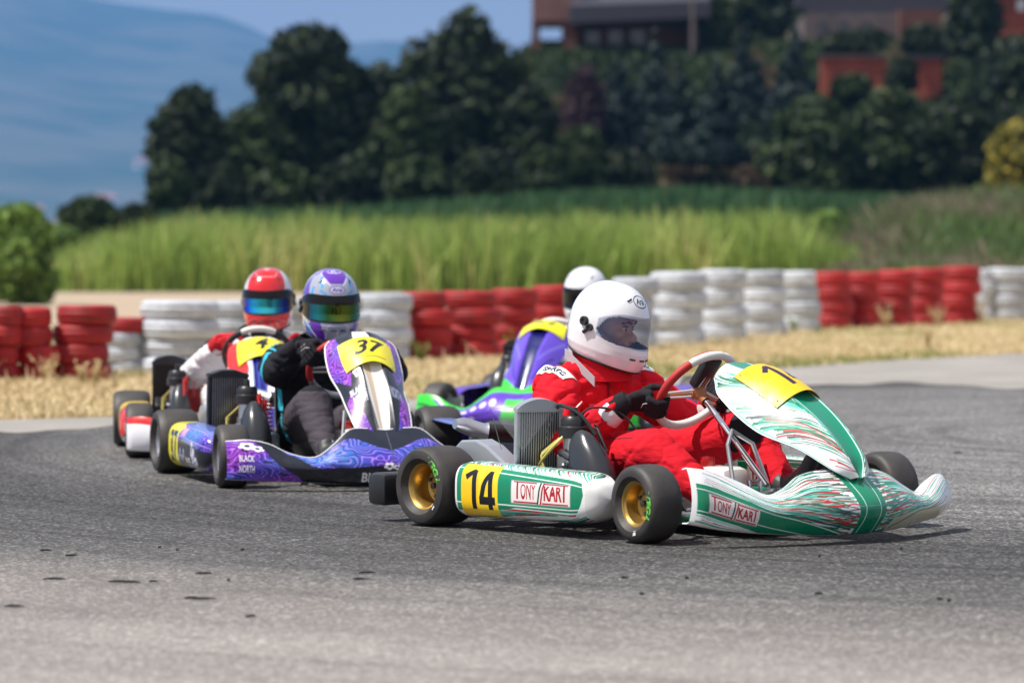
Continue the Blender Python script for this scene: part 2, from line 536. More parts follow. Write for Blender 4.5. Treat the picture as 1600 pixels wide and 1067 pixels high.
# gravel path behind the barrier
pth_m = mat('gravel_path', (.46, .35, .25), .95, noise=(2.5, .2), col2=(.33, .26, .17), bump=(30, .4, .02))
pp = [gp(x, y)[:2] for x, y in [(-300, 478), (70, 470), (60, 452), (120, 446), (460, 449), (760, 452), (1000, 452), (1000, 466), (700, 478), (400, 492), (100, 508), (-300, 520)]]
flat_sheet('gravel_path', pp, .004, pth_m)

# hillside at the right
def sst(x): x = np.clip(x, 0, 1); return x * x * (3 - 2 * x)
def hill_h(X, Y):
    return 16.5 * sst((Y - 182) / 72) * sst((X + 9) / 11) + 14 * sst((Y - 262) / 60) * sst((X - 6) / 12)
hx = np.linspace(-14, 130, 90); hy = np.linspace(175, 380, 80)
HX, HY = np.meshgrid(hx, hy)
HZ = hill_h(HX, HY) + .5 * (nfield(HX * .3 + 20, HY * .3, 3) - .5) * sst((HY - 176) / 12) - .02
V = np.stack([HX, HY, HZ], -1).reshape(-1, 3)
ii = np.arange(len(hy) - 1)[:, None] * len(hx) + np.arange(len(hx) - 1)[None]
Q = np.stack([ii, ii + 1, ii + len(hx) + 1, ii + len(hx)], -1).reshape(-1, 4)
hm = mat('scrub_soil', (.022, .035, .012), .95, noise=(.30, .10), col2=(.07, .055, .03), bump=(3, .5, .2))
o = fast_mesh('hillside', V, Q, hm, smooth=True); o['kind'] = 'structure'

# mountain range
RID = [(-1500, 60), (-900, -150), (-300, -130), (0, -50), (150, 0), (260, 20), (340, 31), (400, 52), (430, 66), (520, 72), (600, 70), (680, 74), (760, 86), (900, 110), (1200, 150), (1700, 200), (2600, 240)]
nx, ny = 220, 40
V = np.zeros((ny, nx, 3))
for i in range(nx):
    px = -1500 + 4100 * i / (nx - 1)
    for j in range(ny):
        q = j / (ny - 1)
        Y = 5200 + 5200 * q
        top = (YH - interp(RID, px)) / F * 10400 + HC
        V[j, i] = ((px - 800) / F * Y, Y, top * (q ** 1.25))
nz = (nfield(V[..., 0] / 660 + 11, V[..., 1] / 840, 21, 5) - .5) * 190
V[..., 2] = np.maximum(V[..., 2] + nz * np.linspace(0, 1, ny)[:, None] * np.linspace(1, .35, ny)[:, None], -.5)
ii = np.arange(ny - 1)[:, None] * nx + np.arange(nx - 1)[None]
Q = np.stack([ii, ii + 1, ii + nx + 1, ii + nx], -1).reshape(-1, 4)
mm = mat('mountain_woodland', (.03, .055, .03), .95, noise=(.003, .08), col2=(.10, .10, .07))
o = fast_mesh('mountain', V.reshape(-1, 3), Q, mm, smooth=True); o['kind'] = 'structure'
MV = V

# ------------------------------------------------------------------ grass
def blades(name, pos, h, w, mats, mi, lean=.35, segs=2, seed=1):
    r = np.random.default_rng(seed)
    n = len(pos); a = r.random(n) * 2 * PI
    side = np.stack([np.cos(a), np.sin(a), np.zeros(n)], -1)
    la = r.random(n) * 2 * PI; lv = np.stack([np.cos(la), np.sin(la), np.zeros(n)], -1) * (r.random(n) * lean)[:, None]
    up = np.array([0, 0, 1.0])
    b0 = pos - side * w[:, None] / 2; b1 = pos + side * w[:, None] / 2
    mid = pos + up * (h * .55)[:, None] + lv * (h * .3)[:, None]
    m0 = mid - side * w[:, None] * .38; m1 = mid + side * w[:, None] * .38
    tp = pos + up * (h * .97)[:, None] + lv * h[:, None]
    t0 = tp - side * w[:, None] * .08; t1 = tp + side * w[:, None] * .08
    V = np.stack([b0, b1, m0, m1, t0, t1], 1).reshape(-1, 3)
    k = np.arange(n) * 6
    Q = np.concatenate([np.stack([k, k + 1, k + 3, k + 2], -1), np.stack([k + 2, k + 3, k + 5, k + 4], -1)])
    return fast_mesh(name, V, Q, mats, smooth=False, mi=np.concatenate([mi, mi]))

def leafm(name, c, trans=.25):
    if 'leaf_dark' in name or 'leaf_mid' in name or 'leaf_blue' in name: c = tuple(x * .72 for x in c); trans = .10
    m = mat(name, c, .6, spec=.25)
    t = m.node_tree; b = t.nodes['Principled BSDF']; out = t.nodes['Material Output']
    tr = t.nodes.new('ShaderNodeBsdfTranslucent'); tr.inputs[0].default_value = (*[min(1, x * 1.3) for x in c], 1)
    mx = t.nodes.new('ShaderNodeMixShader'); mx.inputs[0].default_value = trans
    t.links.new(b.outputs[0], mx.inputs[1]); t.links.new(tr.outputs[0], mx.inputs[2]); t.links.new(mx.outputs[0], out.inputs[0])
    return m
straw = [leafm('straw_a', (.62, .51, .30)), leafm('straw_b', (.45, .35, .19)), leafm('straw_c', (.72, .60, .38)), leafm('straw_green', (.20, .24, .06))]
n = 62000
px = rng.uniform(-120, 1750, n); q = rng.random(n)
pe = np.interp(px, [p[0] for p in EDGE], [p[1] for p in EDGE]); pw = np.interp(px, [p[0] for p in WALL], [p[1] for p in WALL])
py = pw - 16 + (pe - pw + 16.5) * q
Yv = F * HC / (py - YH); pos = np.stack([(px - 800) / F * Yv, Yv, np.zeros(n)], -1)
cl = nfield(pos[:, 0] * 1.3 + 30, pos[:, 1] * .6, 5)
h = (.015 + .052 * rng.random(n)) * (.35 + 1.3 * cl) * (.7 + .4 * (1 - q))
tall = rng.random(n) < .012; h[tall] *= 2.6
gr = nfield(pos[:, 0] * .5 + 9, pos[:, 1] * .25, 8) + rng.random(n) * .35
mi = np.where(gr > .84, 3, rng.choice([0, 1, 2], n, p=[.45, .25, .3]))
near_wall = (q < .2) & (rng.random(n) < .45); mi[near_wall] = 3
o = blades('dry_grass', pos, h, .012 + .016 * rng.random(n), straw, mi, lean=1.1, seed=3)
tag(o, 'dry straw coloured grass on the verge before the tyre barrier', 'grass', kind='stuff')

reed = [leafm('reed_a', (.30, .40, .09)), leafm('reed_b', (.19, .28, .05)), leafm('reed_c', (.50, .50, .18)), leafm('reed_d', (.10, .16, .03))]
n = 52000
TOP = [(-400, 330), (40, 420), (80, 400), (130, 362), (190, 345), (260, 335), (500, 328), (700, 335), (900, 328), (1050, 326), (1180, 322), (1235, 326), (1262, 352), (1290, 376), (1350, 388), (1420, 398), (1500, 410), (2000, 430)]
px = rng.uniform(-40, 1560, n); Yv = rng.uniform(100, 135, n)
pos = np.stack([(px - 800) / F * Yv, Yv, np.zeros(n)], -1)
tp = np.interp(px, [p[0] for p in TOP], [p[1] for p in TOP])
h = np.maximum((YH - tp) / F * Yv + HC, .25) * (.35 + .60 * rng.random(n)) * (.60 + .72 * nfield(pos[:, 0] * .9 + 20, pos[:, 1] * .25, 4, 4))
cl = nfield(pos[:, 0] * .6 + 30, pos[:, 1] * .2, 15, 4) * 1.15 + rng.random(n) * .3 - .08
mi = np.select([cl > .85, cl > .68, cl > .5], [2, 0, 0], 1); mi[rng.random(n) < .15] = 3
o = blades('tall_grass', pos, h, .05 + .06 * rng.random(n), reed, mi, lean=.5, seed=9)
tag(o, 'tall yellow green reeds growing behind the barrier', 'reeds', kind='stuff')

crop = [leafm('field_a', (.045, .12, .045)), leafm('field_b', (.03, .08, .03)), leafm('field_c', (.08, .15, .06))]
n = 26000
px = rng.uniform(180, 1760, n); Yv = rng.uniform(142, 176, n)
pos = np.stack([(px - 800) / F * Yv, Yv, np.zeros(n)], -1)
tp = np.interp(px, [180, 520, 700, 850, 1100, 1300, 1700], [330, 322, 308, 296, 290, 300, 306])
h = ((YH - tp) / F * Yv + HC) * (.7 + .35 * rng.random(n))
o = blades('green_field_plants', pos, h, .16 + .14 * rng.random(n), crop, rng.integers(0, 3, n), lean=.4, seed=12)
tag(o, 'dense blue green plants behind the pale reeds', 'plants', kind='stuff')
brown = [leafm('scrub_a', (.16, .17, .07)), leafm('scrub_b', (.25, .20, .14)), leafm('scrub_c', (.10, .16, .05)), leafm('scrub_d', (.13, .20, .05))]
n = 24000
px = rng.uniform(1240, 1800, n); Yv = rng.uniform(88, 140, n)
pos = np.stack([(px - 800) / F * Yv, Yv, np.zeros(n)], -1)
h = ((YH - np.interp(px, [1240, 1330, 1420, 1520, 1800], [400, 372, 340, 330, 322])) / F * Yv + HC) * (.55 + .5 * rng.random(n)) * (.45 + .9 * sst((Yv - 88) / 40))
cl = nfield(pos[:, 0] * .5 + 30, pos[:, 1] * .2, 44)
o = blades('scrub', pos, h, .10 + .12 * rng.random(n), brown, np.select([cl > .6, cl > .48], [1, 0], 2) + (rng.random(n) < .2) * 1, lean=.6, seed=14)
tag(o, 'brownish green weeds and brush at the right behind the barrier', 'brush', kind='stuff')

n = 30000
px = rng.uniform(760, 1780, n); Yv = rng.uniform(179, 262, n)
pos = np.stack([(px - 800) / F * Yv, Yv, np.zeros(n)], -1); pos[:, 2] = hill_h(pos[:, 0], Yv)
cl = nfield(pos[:, 0] * .25 + 30, pos[:, 1] * .12, 48)
hs_ = [leafm('slope_a', (.035, .06, .02)), leafm('slope_b', (.06, .075, .025)), leafm('slope_c', (.11, .08, .045)), leafm('slope_d', (.025, .045, .018)), leafm('slope_e', (.09, .14, .04))]
o = blades('hillside_undergrowth', pos, (.5 + 1.0 * rng.random(n)) * np.where(Yv > 225, .4, 1.0), .35 + .4 * rng.random(n), hs_, np.select([(Yv < 205) & (px > 940) & (px < 1190) & (cl > .5), (Yv < 205) & (px > 940) & (px < 1190), cl > .66, cl > .55, cl > .42], [2, 4, 2, 1, 0], 3), lean=.8, seed=19)
tag(o, 'dark scrubby undergrowth covering the hillside', 'undergrowth', kind='stuff')

# ------------------------------------------------------------------ trees and shrubs
def foliage_mesh(name, blobs, n, size, mats, parent, seed, conifer=False):
    r = np.random.default_rng(seed)
    vol = np.array([b[3] * b[4] * b[5] for b in blobs]) ** .67
    k = r.choice(len(blobs), n, p=vol / vol.sum())
    B = np.array(blobs)[k]
    d = r.normal(size=(n, 3)); d /= np.linalg.norm(d, axis=1)[:, None]
    rad = (.25 + .95 * r.random(n) ** .55)
    P = B[:, :3] + d * B[:, 3:6] * rad[:, None]
    nr = d + r.normal(size=(n, 3)) * .7; nr /= np.linalg.norm(nr, axis=1)[:, None]
    a = np.cross(nr, r.normal(size=(n, 3))); a /= np.linalg.norm(a, axis=1)[:, None]; b = np.cross(nr, a)
    s = (size * (.5 + r.random(n)))[:, None]
    V = np.stack([P - a * s, P - b * s * .55, P + a * s, P + b * s * .55], 1).reshape(-1, 3)
    Q = np.arange(4 * n).reshape(-1, 4)
    tone = .2 + .6 * r.random(len(blobs))[k] + r.normal(size=n) * .30
    mi = np.clip((tone * len(mats)).astype(int), 0, len(mats) - 1)
    return fast_mesh(name, V, Q, mats, parent=parent, mi=mi)

barkm = mat('bark', (.10, .075, .05), .9, noise=(6, .2), col2=(.05, .04, .03), bump=(20, .6, .03))
LEAF = {
 'dark': [leafm('leaf_dark_a', (0.0172, 0.0328, 0.0125)), leafm('leaf_dark_b', (0.0265, 0.0468, 0.0156)), leafm('leaf_dark_c', (0.0429, 0.0663, 0.0187)), leafm('leaf_dark_d', (0.0109, 0.0218, 0.0125))],
 'mid': [leafm('leaf_mid_a', (0.0296, 0.0546, 0.0172)), leafm('leaf_mid_b', (0.0468, 0.0819, 0.0234)), leafm('leaf_mid_c', (0.0702, 0.1092, 0.0273)), leafm('leaf_mid_d', (0.0172, 0.0312, 0.0117))],
 'blue': [leafm('leaf_blue_a', (.022, .045, .040)), leafm('leaf_blue_b', (.035, .065, .058)), leafm('leaf_blue_c', (.016, .032, .030))],
 'light': [leafm('leaf_light_a', (.13, .22, .04)), leafm('leaf_light_b', (.20, .30, .06)), leafm('leaf_light_c', (.08, .14, .03))],
 'yellow': [leafm('leaf_yellow_a', (.20, .18, .03)), leafm('leaf_yellow_b', (.12, .13, .03)), leafm('leaf_yellow_c', (.30, .24, .03))],
 'purple': [leafm('leaf_purple_a', (.035, .018, .028)), leafm('leaf_purple_b', (.055, .028, .036))],
}
def plant(name, px, top, base, wpx, Y, leaf, label, cat, n, size, shape='round', seed=0, group=None, z0=None):
    """placed where it stands: px/top/base/wpx give centre, height and width at distance Y"""
    s = Y / F
    x = (px - 800) * s
    zt = HC + (YH - top) * s; zb = HC + (YH - base) * s
    g = z0 if z0 is not None else float(hill_h(x, Y)) if Y > 178 else 0.0
    root = empty(name, loc=(x, Y, g))
    tag(root, label, cat, group)
    w = wpx * s / 2; zb -= g; zt -= g
    H = zt - max(zb, 0); c0 = max(zb, 0)
    r = random.Random(seed + int(px))
    blobs = []
    if shape == 'cone':
        w *= 1.3
        for i in range(16):
            q = i / 15
            rr = w * (1 - q) * .95 + .05 * w
            for k in range(max(1, int(5 * (1 - q)))):
                a = r.random() * 6.28
                blobs.append((math.cos(a) * rr * .45, math.sin(a) * rr * .45, c0 + H * q * .96, rr * .6, rr * .6, H * .06))
    else:
        for i in range(46 if name.endswith('tree') else 18):
            a = r.random() * 6.28; q = r.random() ** .8; e = math.sqrt(max(.02, 1 - ((q - .38) / .70) ** 2))
            if shape == 'tall': e = math.sin(PI * (.32 + .6 * q)) ** .8 * (1 - .35 * q)
            rr = w * e * (.15 + .62 * r.random()); br = w * (.14 + .20 * r.random()) * (1 - .2 * q)
            blobs.append((math.cos(a) * rr, math.sin(a) * rr, c0 + H * (.04 + .80 * q), br * 1.1, br * 1.1, min(br * .8, H * .22)))
        blobs.append((w * .06, 0, c0 + H * .86, w * (.42 if shape == 'round' else .30), w * .40, H * .13))
        blobs.append((-w * .22, 0, c0 + H * .74, w * .42, w * .42, H * .14)); blobs.append((w * .28, 0, c0 + H * .70, w * .42, w * .42, H * .14))
        blobs.append((0, 0, c0 + H * .45, w * .6, w * .6, H * .36))
    trunk = MB()
    if cat not in ('shrub', 'bush'):
        tr = max(w * .07, .08); hh = c0 + H * .75
        trunk.tube([(0, 0, -.2), (.04 * w, 0, hh * .3), (-.03 * w, .03 * w, hh * .65), (0, 0, hh)], [tr * 1.3, tr, tr * .7, tr * .25], 9)
        for i in range(6):
            a = i * 1.05 + r.random(); z = hh * (.35 + .09 * i); l = w * .55
            trunk.tube([(0, 0, z), (math.cos(a) * l * .5, math.sin(a) * l * .5, z + l * .3), (math.cos(a) * l, math.sin(a) * l, z + l * .5)], [tr * .45, tr * .3, tr * .1], 6)
        trunk.build('trunk', barkm, root)
    else:
        for i in range(5):
            a = i * 1.26; trunk.tube([(0, 0, -.1), (math.cos(a) * w * .3, math.sin(a) * w * .3, zb + H * .35), (math.cos(a) * w * .5, math.sin(a) * w * .5, zb + H * .6)], [.05, .035, .015], 5)
        trunk.build('stem', barkm, root)
    foliage_mesh('crown', blobs, n, size, LEAF[leaf], root, seed + 5)
    return root

plant('broadleaf_tree', 296, 134, 344, 150, 168, 'dark', 'small rounded dark tree, leftmost of the wood against the blue mountain', 'tree', 8000, .26, seed=1)
plant('broadleaf_tree', 388, 165, 344, 160, 172, 'mid', 'lower dark tree between the small leftmost tree and the peaked one', 'tree', 8000, .28, seed=2)
plant('pine_tree', 478, 42, 344, 262, 178, 'dark', 'large dark tree with a rounded peak against the pale sky', 'tree', 17000, .32, seed=3)
plant('broadleaf_tree', 592, 100, 340, 170, 186, 'dark', 'dark tree filling the gap between the two tallest crowns', 'tree', 8000, .32, seed=4)
plant('pine_tree', 722, 18, 334, 270, 182, 'dark', 'tallest dark tree beside the pavilion, its narrow top near the frame edge', 'tree', 16000, .32, 'tall', seed=5)
plant('broadleaf_tree', 640, 130, 334, 140, 172, 'mid', 'mid green tree low in front of the tallest dark tree', 'tree', 8000, .28, seed=6)
plant('broadleaf_tree', 824, 132, 327, 130, 180, 'dark', 'dark green tree right below the corner of the pavilion', 'tree', 8000, .30, seed=7)
plant('shrub', 905, 200, 300, 110, 176, 'mid', 'round olive green shrub at the foot of the purple tree', 'shrub', 4500, .25, seed=8)
plant('broadleaf_tree', 912, 105, 250, 88, 212, 'purple', 'dark purple leaved tree under the pavilion terrace', 'tree', 6500, .30, 'tall', seed=9)
for k, (px_, tp_, bs_, w_, Y_) in enumerate([(968, 72, 245, 84, 214), (1022, 50, 242, 78, 220), (1064, 96, 246, 70, 208), (1118, 88, 248, 84, 206), (1165, 40, 240, 84, 222), (1240, 25, 225, 92, 218)]):
    plant('conifer_tree', px_, tp_, bs_, w_, Y_, 'blue', ['blue green conifer, first of the row from the pavilion', 'tall blue green conifer, second of the row from the pavilion', 'short narrow blue green conifer in the middle of the row', 'low pale blue green conifer standing forward in the row', 'dark blue green conifer behind the low pale one', 'large blue green conifer at the end of the row by the orange wall'][k], 'conifer', 6000, .26, 'cone', seed=20 + k, group='conifers on the slope below the villa')
plant('broadleaf_tree', 1195, -40, 78, 120, 258, 'dark', 'dark tree between the villa and the pale grey house', 'tree', 5000, .4, seed=54)
plant('broadleaf_tree', 1115, -5, 90, 90, 246, 'mid', 'green tree rising behind the conifer row', 'tree', 5000, .38, seed=31)
plant('broadleaf_tree', 1010, -40, 60, 84, 268, 'dark', 'dark tree in front of the villa roof', 'tree', 5000, .4, seed=32)
plant('broadleaf_tree', 1265, 150, 322, 175, 190, 'mid', 'wide bushy green tree right of the conifers, below the orange wall', 'tree', 10000, .28, seed=33)
plant('broadleaf_tree', 1388, 138, 324, 170, 192, 'mid', 'bushy green tree in the middle of the right hand thicket', 'tree', 10000, .28, seed=34)
plant('broadleaf_tree', 1500, 142, 328, 180, 190, 'dark', 'dark bushy tree left of the yellow shrub', 'tree', 10000, .28, seed=35)
plant('broadleaf_tree', 1600, 60, 322, 170, 200, 'dark', 'dark tree cut by the right frame edge', 'tree', 9000, .3, seed=36)
plant('broadleaf_tree', 1520, -30, 130, 100, 240, 'dark', 'dark tree between the brick wall and the small orange building', 'tree', 7000, .36, seed=37)
plant('broadleaf_tree', 1345, 50, 92, 110, 250, 'dark', 'low dark tree growing between the grey wall and the orange terrace wall', 'tree', 5000, .34, seed=38)
plant('broadleaf_tree', 1590, 60, 150, 120, 236, 'dark', 'dark tree beneath the small orange building', 'tree', 6000, .34, seed=41)
plant('shrub', 1585, 190, 345, 130, 150, 'yellow', 'yellow flowering shrub at the right edge', 'shrub', 4500, .20, seed=39)
plant('shrub', 1410, 92, 140, 60, 224, 'dark', 'dark shrub splitting the orange wall from the orange building', 'shrub', 3000, .26, seed=43)
plant('shrub', 1330, 118, 160, 90, 222, 'mid', 'green shrub overlapping the lower edge of the orange wall', 'shrub', 3500, .26, seed=44)
plant('shrub', 1440, 40, 95, 90, 232, 'dark', 'dark shrub above the small orange building', 'shrub', 3500, .28, seed=45)
plant('shrub', 1330, 55, 95, 110, 234, 'dark', 'dark shrub above the orange wall', 'shrub', 3500, .28, seed=46)
plant('bush', 1290, 330, 400, 90, 128, 'light', 'yellow green bush at the right end of the reeds', 'bush', 3500, .16, seed=47, z0=0)
plant('bush', 1390, 345, 415, 120, 126, 'mid', 'low green bush behind the right red tyre run', 'bush', 3500, .16, seed=48, z0=0)
plant('bush', 1550, 340, 418, 120, 124, 'mid', 'low green bush behind the last white stacks', 'bush', 3500, .16, seed=49, z0=0)
plant('broadleaf_tree', 1700, -60, 322, 200, 205, 'mid', 'green tree just beyond the right frame edge', 'tree', 6000, .34, seed=40)
for k_, (a_, b_, c_, d_, e_) in enumerate([(262, 250, 345, 90, 158), (345, 256, 350, 110, 160), (440, 262, 350, 130, 162), (545, 250, 345, 130, 161), (650, 246, 340, 130, 160), (760, 236, 335, 130, 162), (850, 232, 330, 110, 166), (968, 232, 325, 110, 184)]):
    plant('shrub', a_, b_, c_, d_, e_, 'dark' if k_ % 2 else 'mid', ['leftmost dark shrub under the wood', 'second dark shrub from the left under the wood', 'dark shrub under the peaked large tree', 'dark shrub right of the peaked large tree', 'dark shrub between the two tallest trees', 'dark shrub under the tallest tree', 'dark shrub at the right end of the wood', 'olive shrub at the foot of the first conifer'][k_], 'shrub', 4000, .28, seed=70 + k_)
plant('bush', 85, 352, 420, 110, 128, 'light', 'low pale green bush filling the gap right of the left edge bush', 'bush', 4500, .16, seed=60, z0=0)
plant('bush', 118, 392, 446, 90, 118, 'light', 'lowest green bush at the gravel path beside the left edge bush', 'bush', 3500, .13, seed=61, z0=0)
plant('bush', 20, 318, 472, 175, 72, 'light', 'large bright green bush at the left edge behind the red tyres', 'bush', 9000, .10, seed=50, z0=0)
plant('bush', 140, 308, 400, 130, 138, 'mid', 'dark green bush between the left edge bush and the reeds', 'bush', 5000, .2, seed=51, z0=0)
plant('bush', 212, 318, 380, 90, 142, 'dark', 'low dark bush at the left end of the reeds', 'bush', 3500, .2, seed=52, z0=0)
plant('bush', -90, 300, 470, 170, 80, 'light', 'bright green bush beyond the left frame edge', 'bush', 4000, .14, seed=53, z0=0)

# ------------------------------------------------------------------ villa on the hill
brick = mat('red_brick', (.15, .06, .042), .85, noise=(1.2, .2), col2=(.09, .036, .028))
mauve = mat('faded_brick', (.20, .10, .09), .85, noise=(.8, .2), col2=(.14, .07, .065))
orange = mat('orange_render', (.36, .075, .04), .85, noise=(.8, .2), col2=(.20, .045, .03))
roofm = mat('dark_roof', (.035, .035, .05), .7)
pale = mat('pale_render', (.17, .13, .12), .8, noise=(.6, .2), col2=(.10, .08, .08))
glassm = mat('window_glass', (.02, .025, .035), .08, spec=.8)
def wbox(mb, x0, x1, ytop, ybot, Y, depth, m=0):
    s = Y / F
    z0, z1 = HC + (YH - ybot) * s, HC + (YH - ytop) * s
    X0, X1 = (x0 - 800) * s, (x1 - 800) * s
    mb.box(((X0 + X1) / 2, Y + depth / 2, (z0 + z1) / 2), (X1 - X0, depth, z1 - z0), m)
    return mb
villa = empty('villa'); tag(villa, 'large brick villa with a dark roof and an open pillared porch on the hill', 'villa')
wbox(MB(), 880, 1075, 36, 150, 246, 9).build('wall', brick, villa)
wbox(MB(), 945, 1075, 33, 40, 244.5, 1.5).build('eaves', roofm, villa)
w2 = MB(); wbox(w2, 832, 906, -60, 34, 243, 8); w2.build('upper_wall', mauve, villa)
for x0, x1 in ((831, 843), (880, 900)):
    for d in (0, 6.5):
        wbox(MB(), x0, x1, 34, 150, 243.2 + d, 1.0).build('pillar', brick, villa)
wbox(MB(), 828, 1010, 88, 150, 242.6, .5).build('terrace_wall', brick, villa)
rf = MB()
s_ = 241 / F
rf.add([((890 - 800) * s_, 241, HC + (YH - 10) * s_), ((1110 - 800) * s_, 241, HC + (YH - 2) * s_), ((1110 - 800) * s_, 258, HC + (YH + 40) * s_ + 2), ((890 - 800) * s_, 258, HC + (YH + 40) * s_ + 2),
        ((890 - 800) * s_, 241, HC + (YH - 38) * s_), ((1110 - 800) * s_, 241, HC + (YH - 28) * s_), ((1110 - 800) * s_, 258, HC + (YH - 28) * s_ + .5), ((890 - 800) * s_, 258, HC + (YH - 38) * s_ + .5)],
       [(0, 1, 2, 3), (4, 7, 6, 5), (0, 4, 5, 1), (1, 5, 6, 2), (2, 6, 7, 3), (3, 7, 4, 0)])
rf.build('roof', roofm, villa, smooth=False)
for k, x0 in enumerate((915, 950, 985)):
    wn = wbox(MB(), x0, x0 + 22, 48, 78, 245.8, .12).build('window', glassm, villa)
    wbox(MB(), x0 - 2, x0 + 24, 78, 81, 245.6, .3).build('sill', pale, wn)
wbox(MB(), 1075, 1090, -30, 110, 244, .8).build('downpipe_column', pale, villa)
wing = empty('house_wing'); tag(wing, 'long pale grey house front on the hill right of the conifers', 'house')
wbox(MB(), 1255, 1410, 22, 66, 262, 6).build('wall', pale, wing)
wbox(MB(), 1405, 1470, 16, 70, 260, 6).build('brick_wall', brick, wing)
wbox(MB(), 1245, 1480, -60, 22, 266, 8).build('upper_storey', roofm, wing)
for x0 in (1275, 1310, 1345):
    wn = wbox(MB(), x0, x0 + 14, 34, 54, 261.9, .1).build('window', glassm, wing)
    wbox(MB(), x0 - 2, x0 + 16, 54, 57, 261.7, .25).build('sill', pale, wn)
tw = empty('terrace_wall'); tag(tw, 'orange rendered terrace wall between conifers and green thicket', 'wall')
wbox(MB(), 1282, 1385, 90, 185, 226, .8).build('wall_panel', orange, tw)
wbox(MB(), 1280, 1388, 87, 90, 225.8, 1.2).build('coping', pale, tw)
tb = empty('orange_outbuilding'); tag(tb, 'small deep orange building above the green thicket', 'building')
wbox(MB(), 1428, 1470, 92, 190, 226, 3).build('wall', orange, tb)
wbox(MB(), 1424, 1476, 87, 92, 225.6, 4).build('roof', roofm, tb)
t2 = empty('orange_outbuilding'); tag(t2, 'orange gable by the upper right corner of the picture', 'building')
wbox(MB(), 1550, 1640, -5, 60, 252, 4).build('wall', orange, t2)
wbox(MB(), 1545, 1645, -11, -5, 251.6, 5).build('roof', roofm, t2)
wbox(MB(), 1588, 1600, 0, 18, 251.8, .3).build('window', mat('white_paint_far', (.7, .72, .75), .6), t2)
# thin mast before the villa
mst = empty('lamp_mast', loc=((1082 - 800) / F * 240, 240, 0)); tag(mst, 'thin pale mast standing before the villa', 'mast')
MB().tube([(0, 0, 10), (0, 0, HC + (YH + 30) / F * 240)], .12, 8).build('pole', pale, mst)
MB().box((0, -.3, HC + (YH + 30) / F * 240), (.5, .9, .15)).build('lamp_head', pale, mst)

# far houses at the mountain foot
hw = mat('far_house_wall', (.75, .70, .64), .8); hr = mat('far_house_roof', (.42, .18, .12), .8)
hp = None
for k in range(11):
    i = int(np.interp([30, 52, 75, 98, 120, 142, 165, 190, 208, 222, 305][k], np.linspace(-1500, 2600, 220), np.arange(220)) + .5); j = [3, 6, 4, 3, 5, 3, 8, 4, 6, 13, 24][k]
    p = MV[j, i]
    if hp is None:
        hp = empty('far_house'); w_ = MB().box((0, 0, 4), (30, 20, 17)).build('wall', hw, hp)
        r_ = MB(); r_.add([(-17, -12, 12.4), (17, -12, 12.4), (17, 12, 12.4), (-17, 12, 12.4), (-17, 0, 20), (17, 0, 20)], [(0, 1, 5, 4), (2, 3, 4, 5), (0, 4, 3), (1, 2, 5), (0, 3, 2, 1)]); r_ = r_.build('roof', hr, hp, smooth=False)
        h_ = hp
    else:
        h_ = hp.copy(); COL.objects.link(h_)
        for ch in (w_, r_):
            c_ = ch.copy(); COL.objects.link(c_); c_.parent = h_
    hk = k
    h_.location = tuple(p); h_.rotation_euler.z = random.random() * .8
    tag(h_, 'tiny pale house on the hazy mountain slope, ' + ['leftmost', 'second from the left', 'third from the left', 'fourth from the left', 'fifth from the left', 'sixth from the left', 'seventh from the left', 'eighth from the left', 'just left of the small leftmost tree', 'higher up by the small leftmost tree', 'highest, above the small leftmost tree'][k], 'house', 'far houses on the mountain slope')

# ------------------------------------------------------------------ tyre barrier
def tyre_paint(name, col, col2, rub):
    m, t, b, N, L = shader(name)
    tc = N('ShaderNodeTexCoord'); P = tc.outputs['Object']
    oi = N('ShaderNodeObjectInfo')
    va = N('ShaderNodeVectorMath'); va.operation = 'ADD'; L(P, va.inputs[0])
    cv = N('ShaderNodeCombineXYZ'); L(mth(t, 'MULTIPLY', oi.outputs['Random'], 37.0), cv.inputs[0]); L(cv.outputs[0], va.inputs[1]); P = va.outputs[0]
    c = ramp(t, noise(t, P, 2.2, 5, .6), [(.3, col2), (.6, col)])
    c = mixc(t, ramp(t, noise(t, P, 5.0, 6, .7), [(.58, 0.0), (.70, .8)]), c, rub)
    hs = N('ShaderNodeHueSaturation'); L(c, hs.inputs['Color']); L(mth(t, 'ADD', mth(t, 'MULTIPLY', oi.outputs['Random'], .35), .80), hs.inputs['Value'])
    L(hs.outputs[0], b.inputs['Base Color']); b.inputs['Roughness'].default_value = .62
    return m
pr = tyre_paint('red_tyre_paint', (.40, .010, .012), (.24, .008, .010), (.16, .02, .02))
pw_ = tyre_paint('white_tyre_paint', (.55, .58, .63), (.36, .38, .42), (.20, .19, .18))
def tyre_mesh(name, m):
    mb = MB(); n = 40
    prof = [(.56, .30), (.58, .20), (.66, .02), (.76, -.02), (.86, .0), (.94, .075), (.975, .16), (.985, .26), (.965, .30), (.985, .34), (1.0, .36), (1.0, .48), (.98, .50), (1.0, .52), (1.0, .64), (.985, .66), (.965, .70), (.985, .74), (.975, .84), (.94, .925), (.86, 1.0), (.76, 1.02), (.66, .98), (.58, .80), (.56, .70), (.70, .6), (.86, .55), (.86, .45), (.70, .4), (.56, .30)]
    mb.lathe(prof, n=n)
    o = mb.build(name, m); return o
base_t = {'r': tyre_mesh('barrier_tyre', pr), 'w': tyre_mesh('barrier_tyre', pw_)}
used = {'r': False, 'w': False}
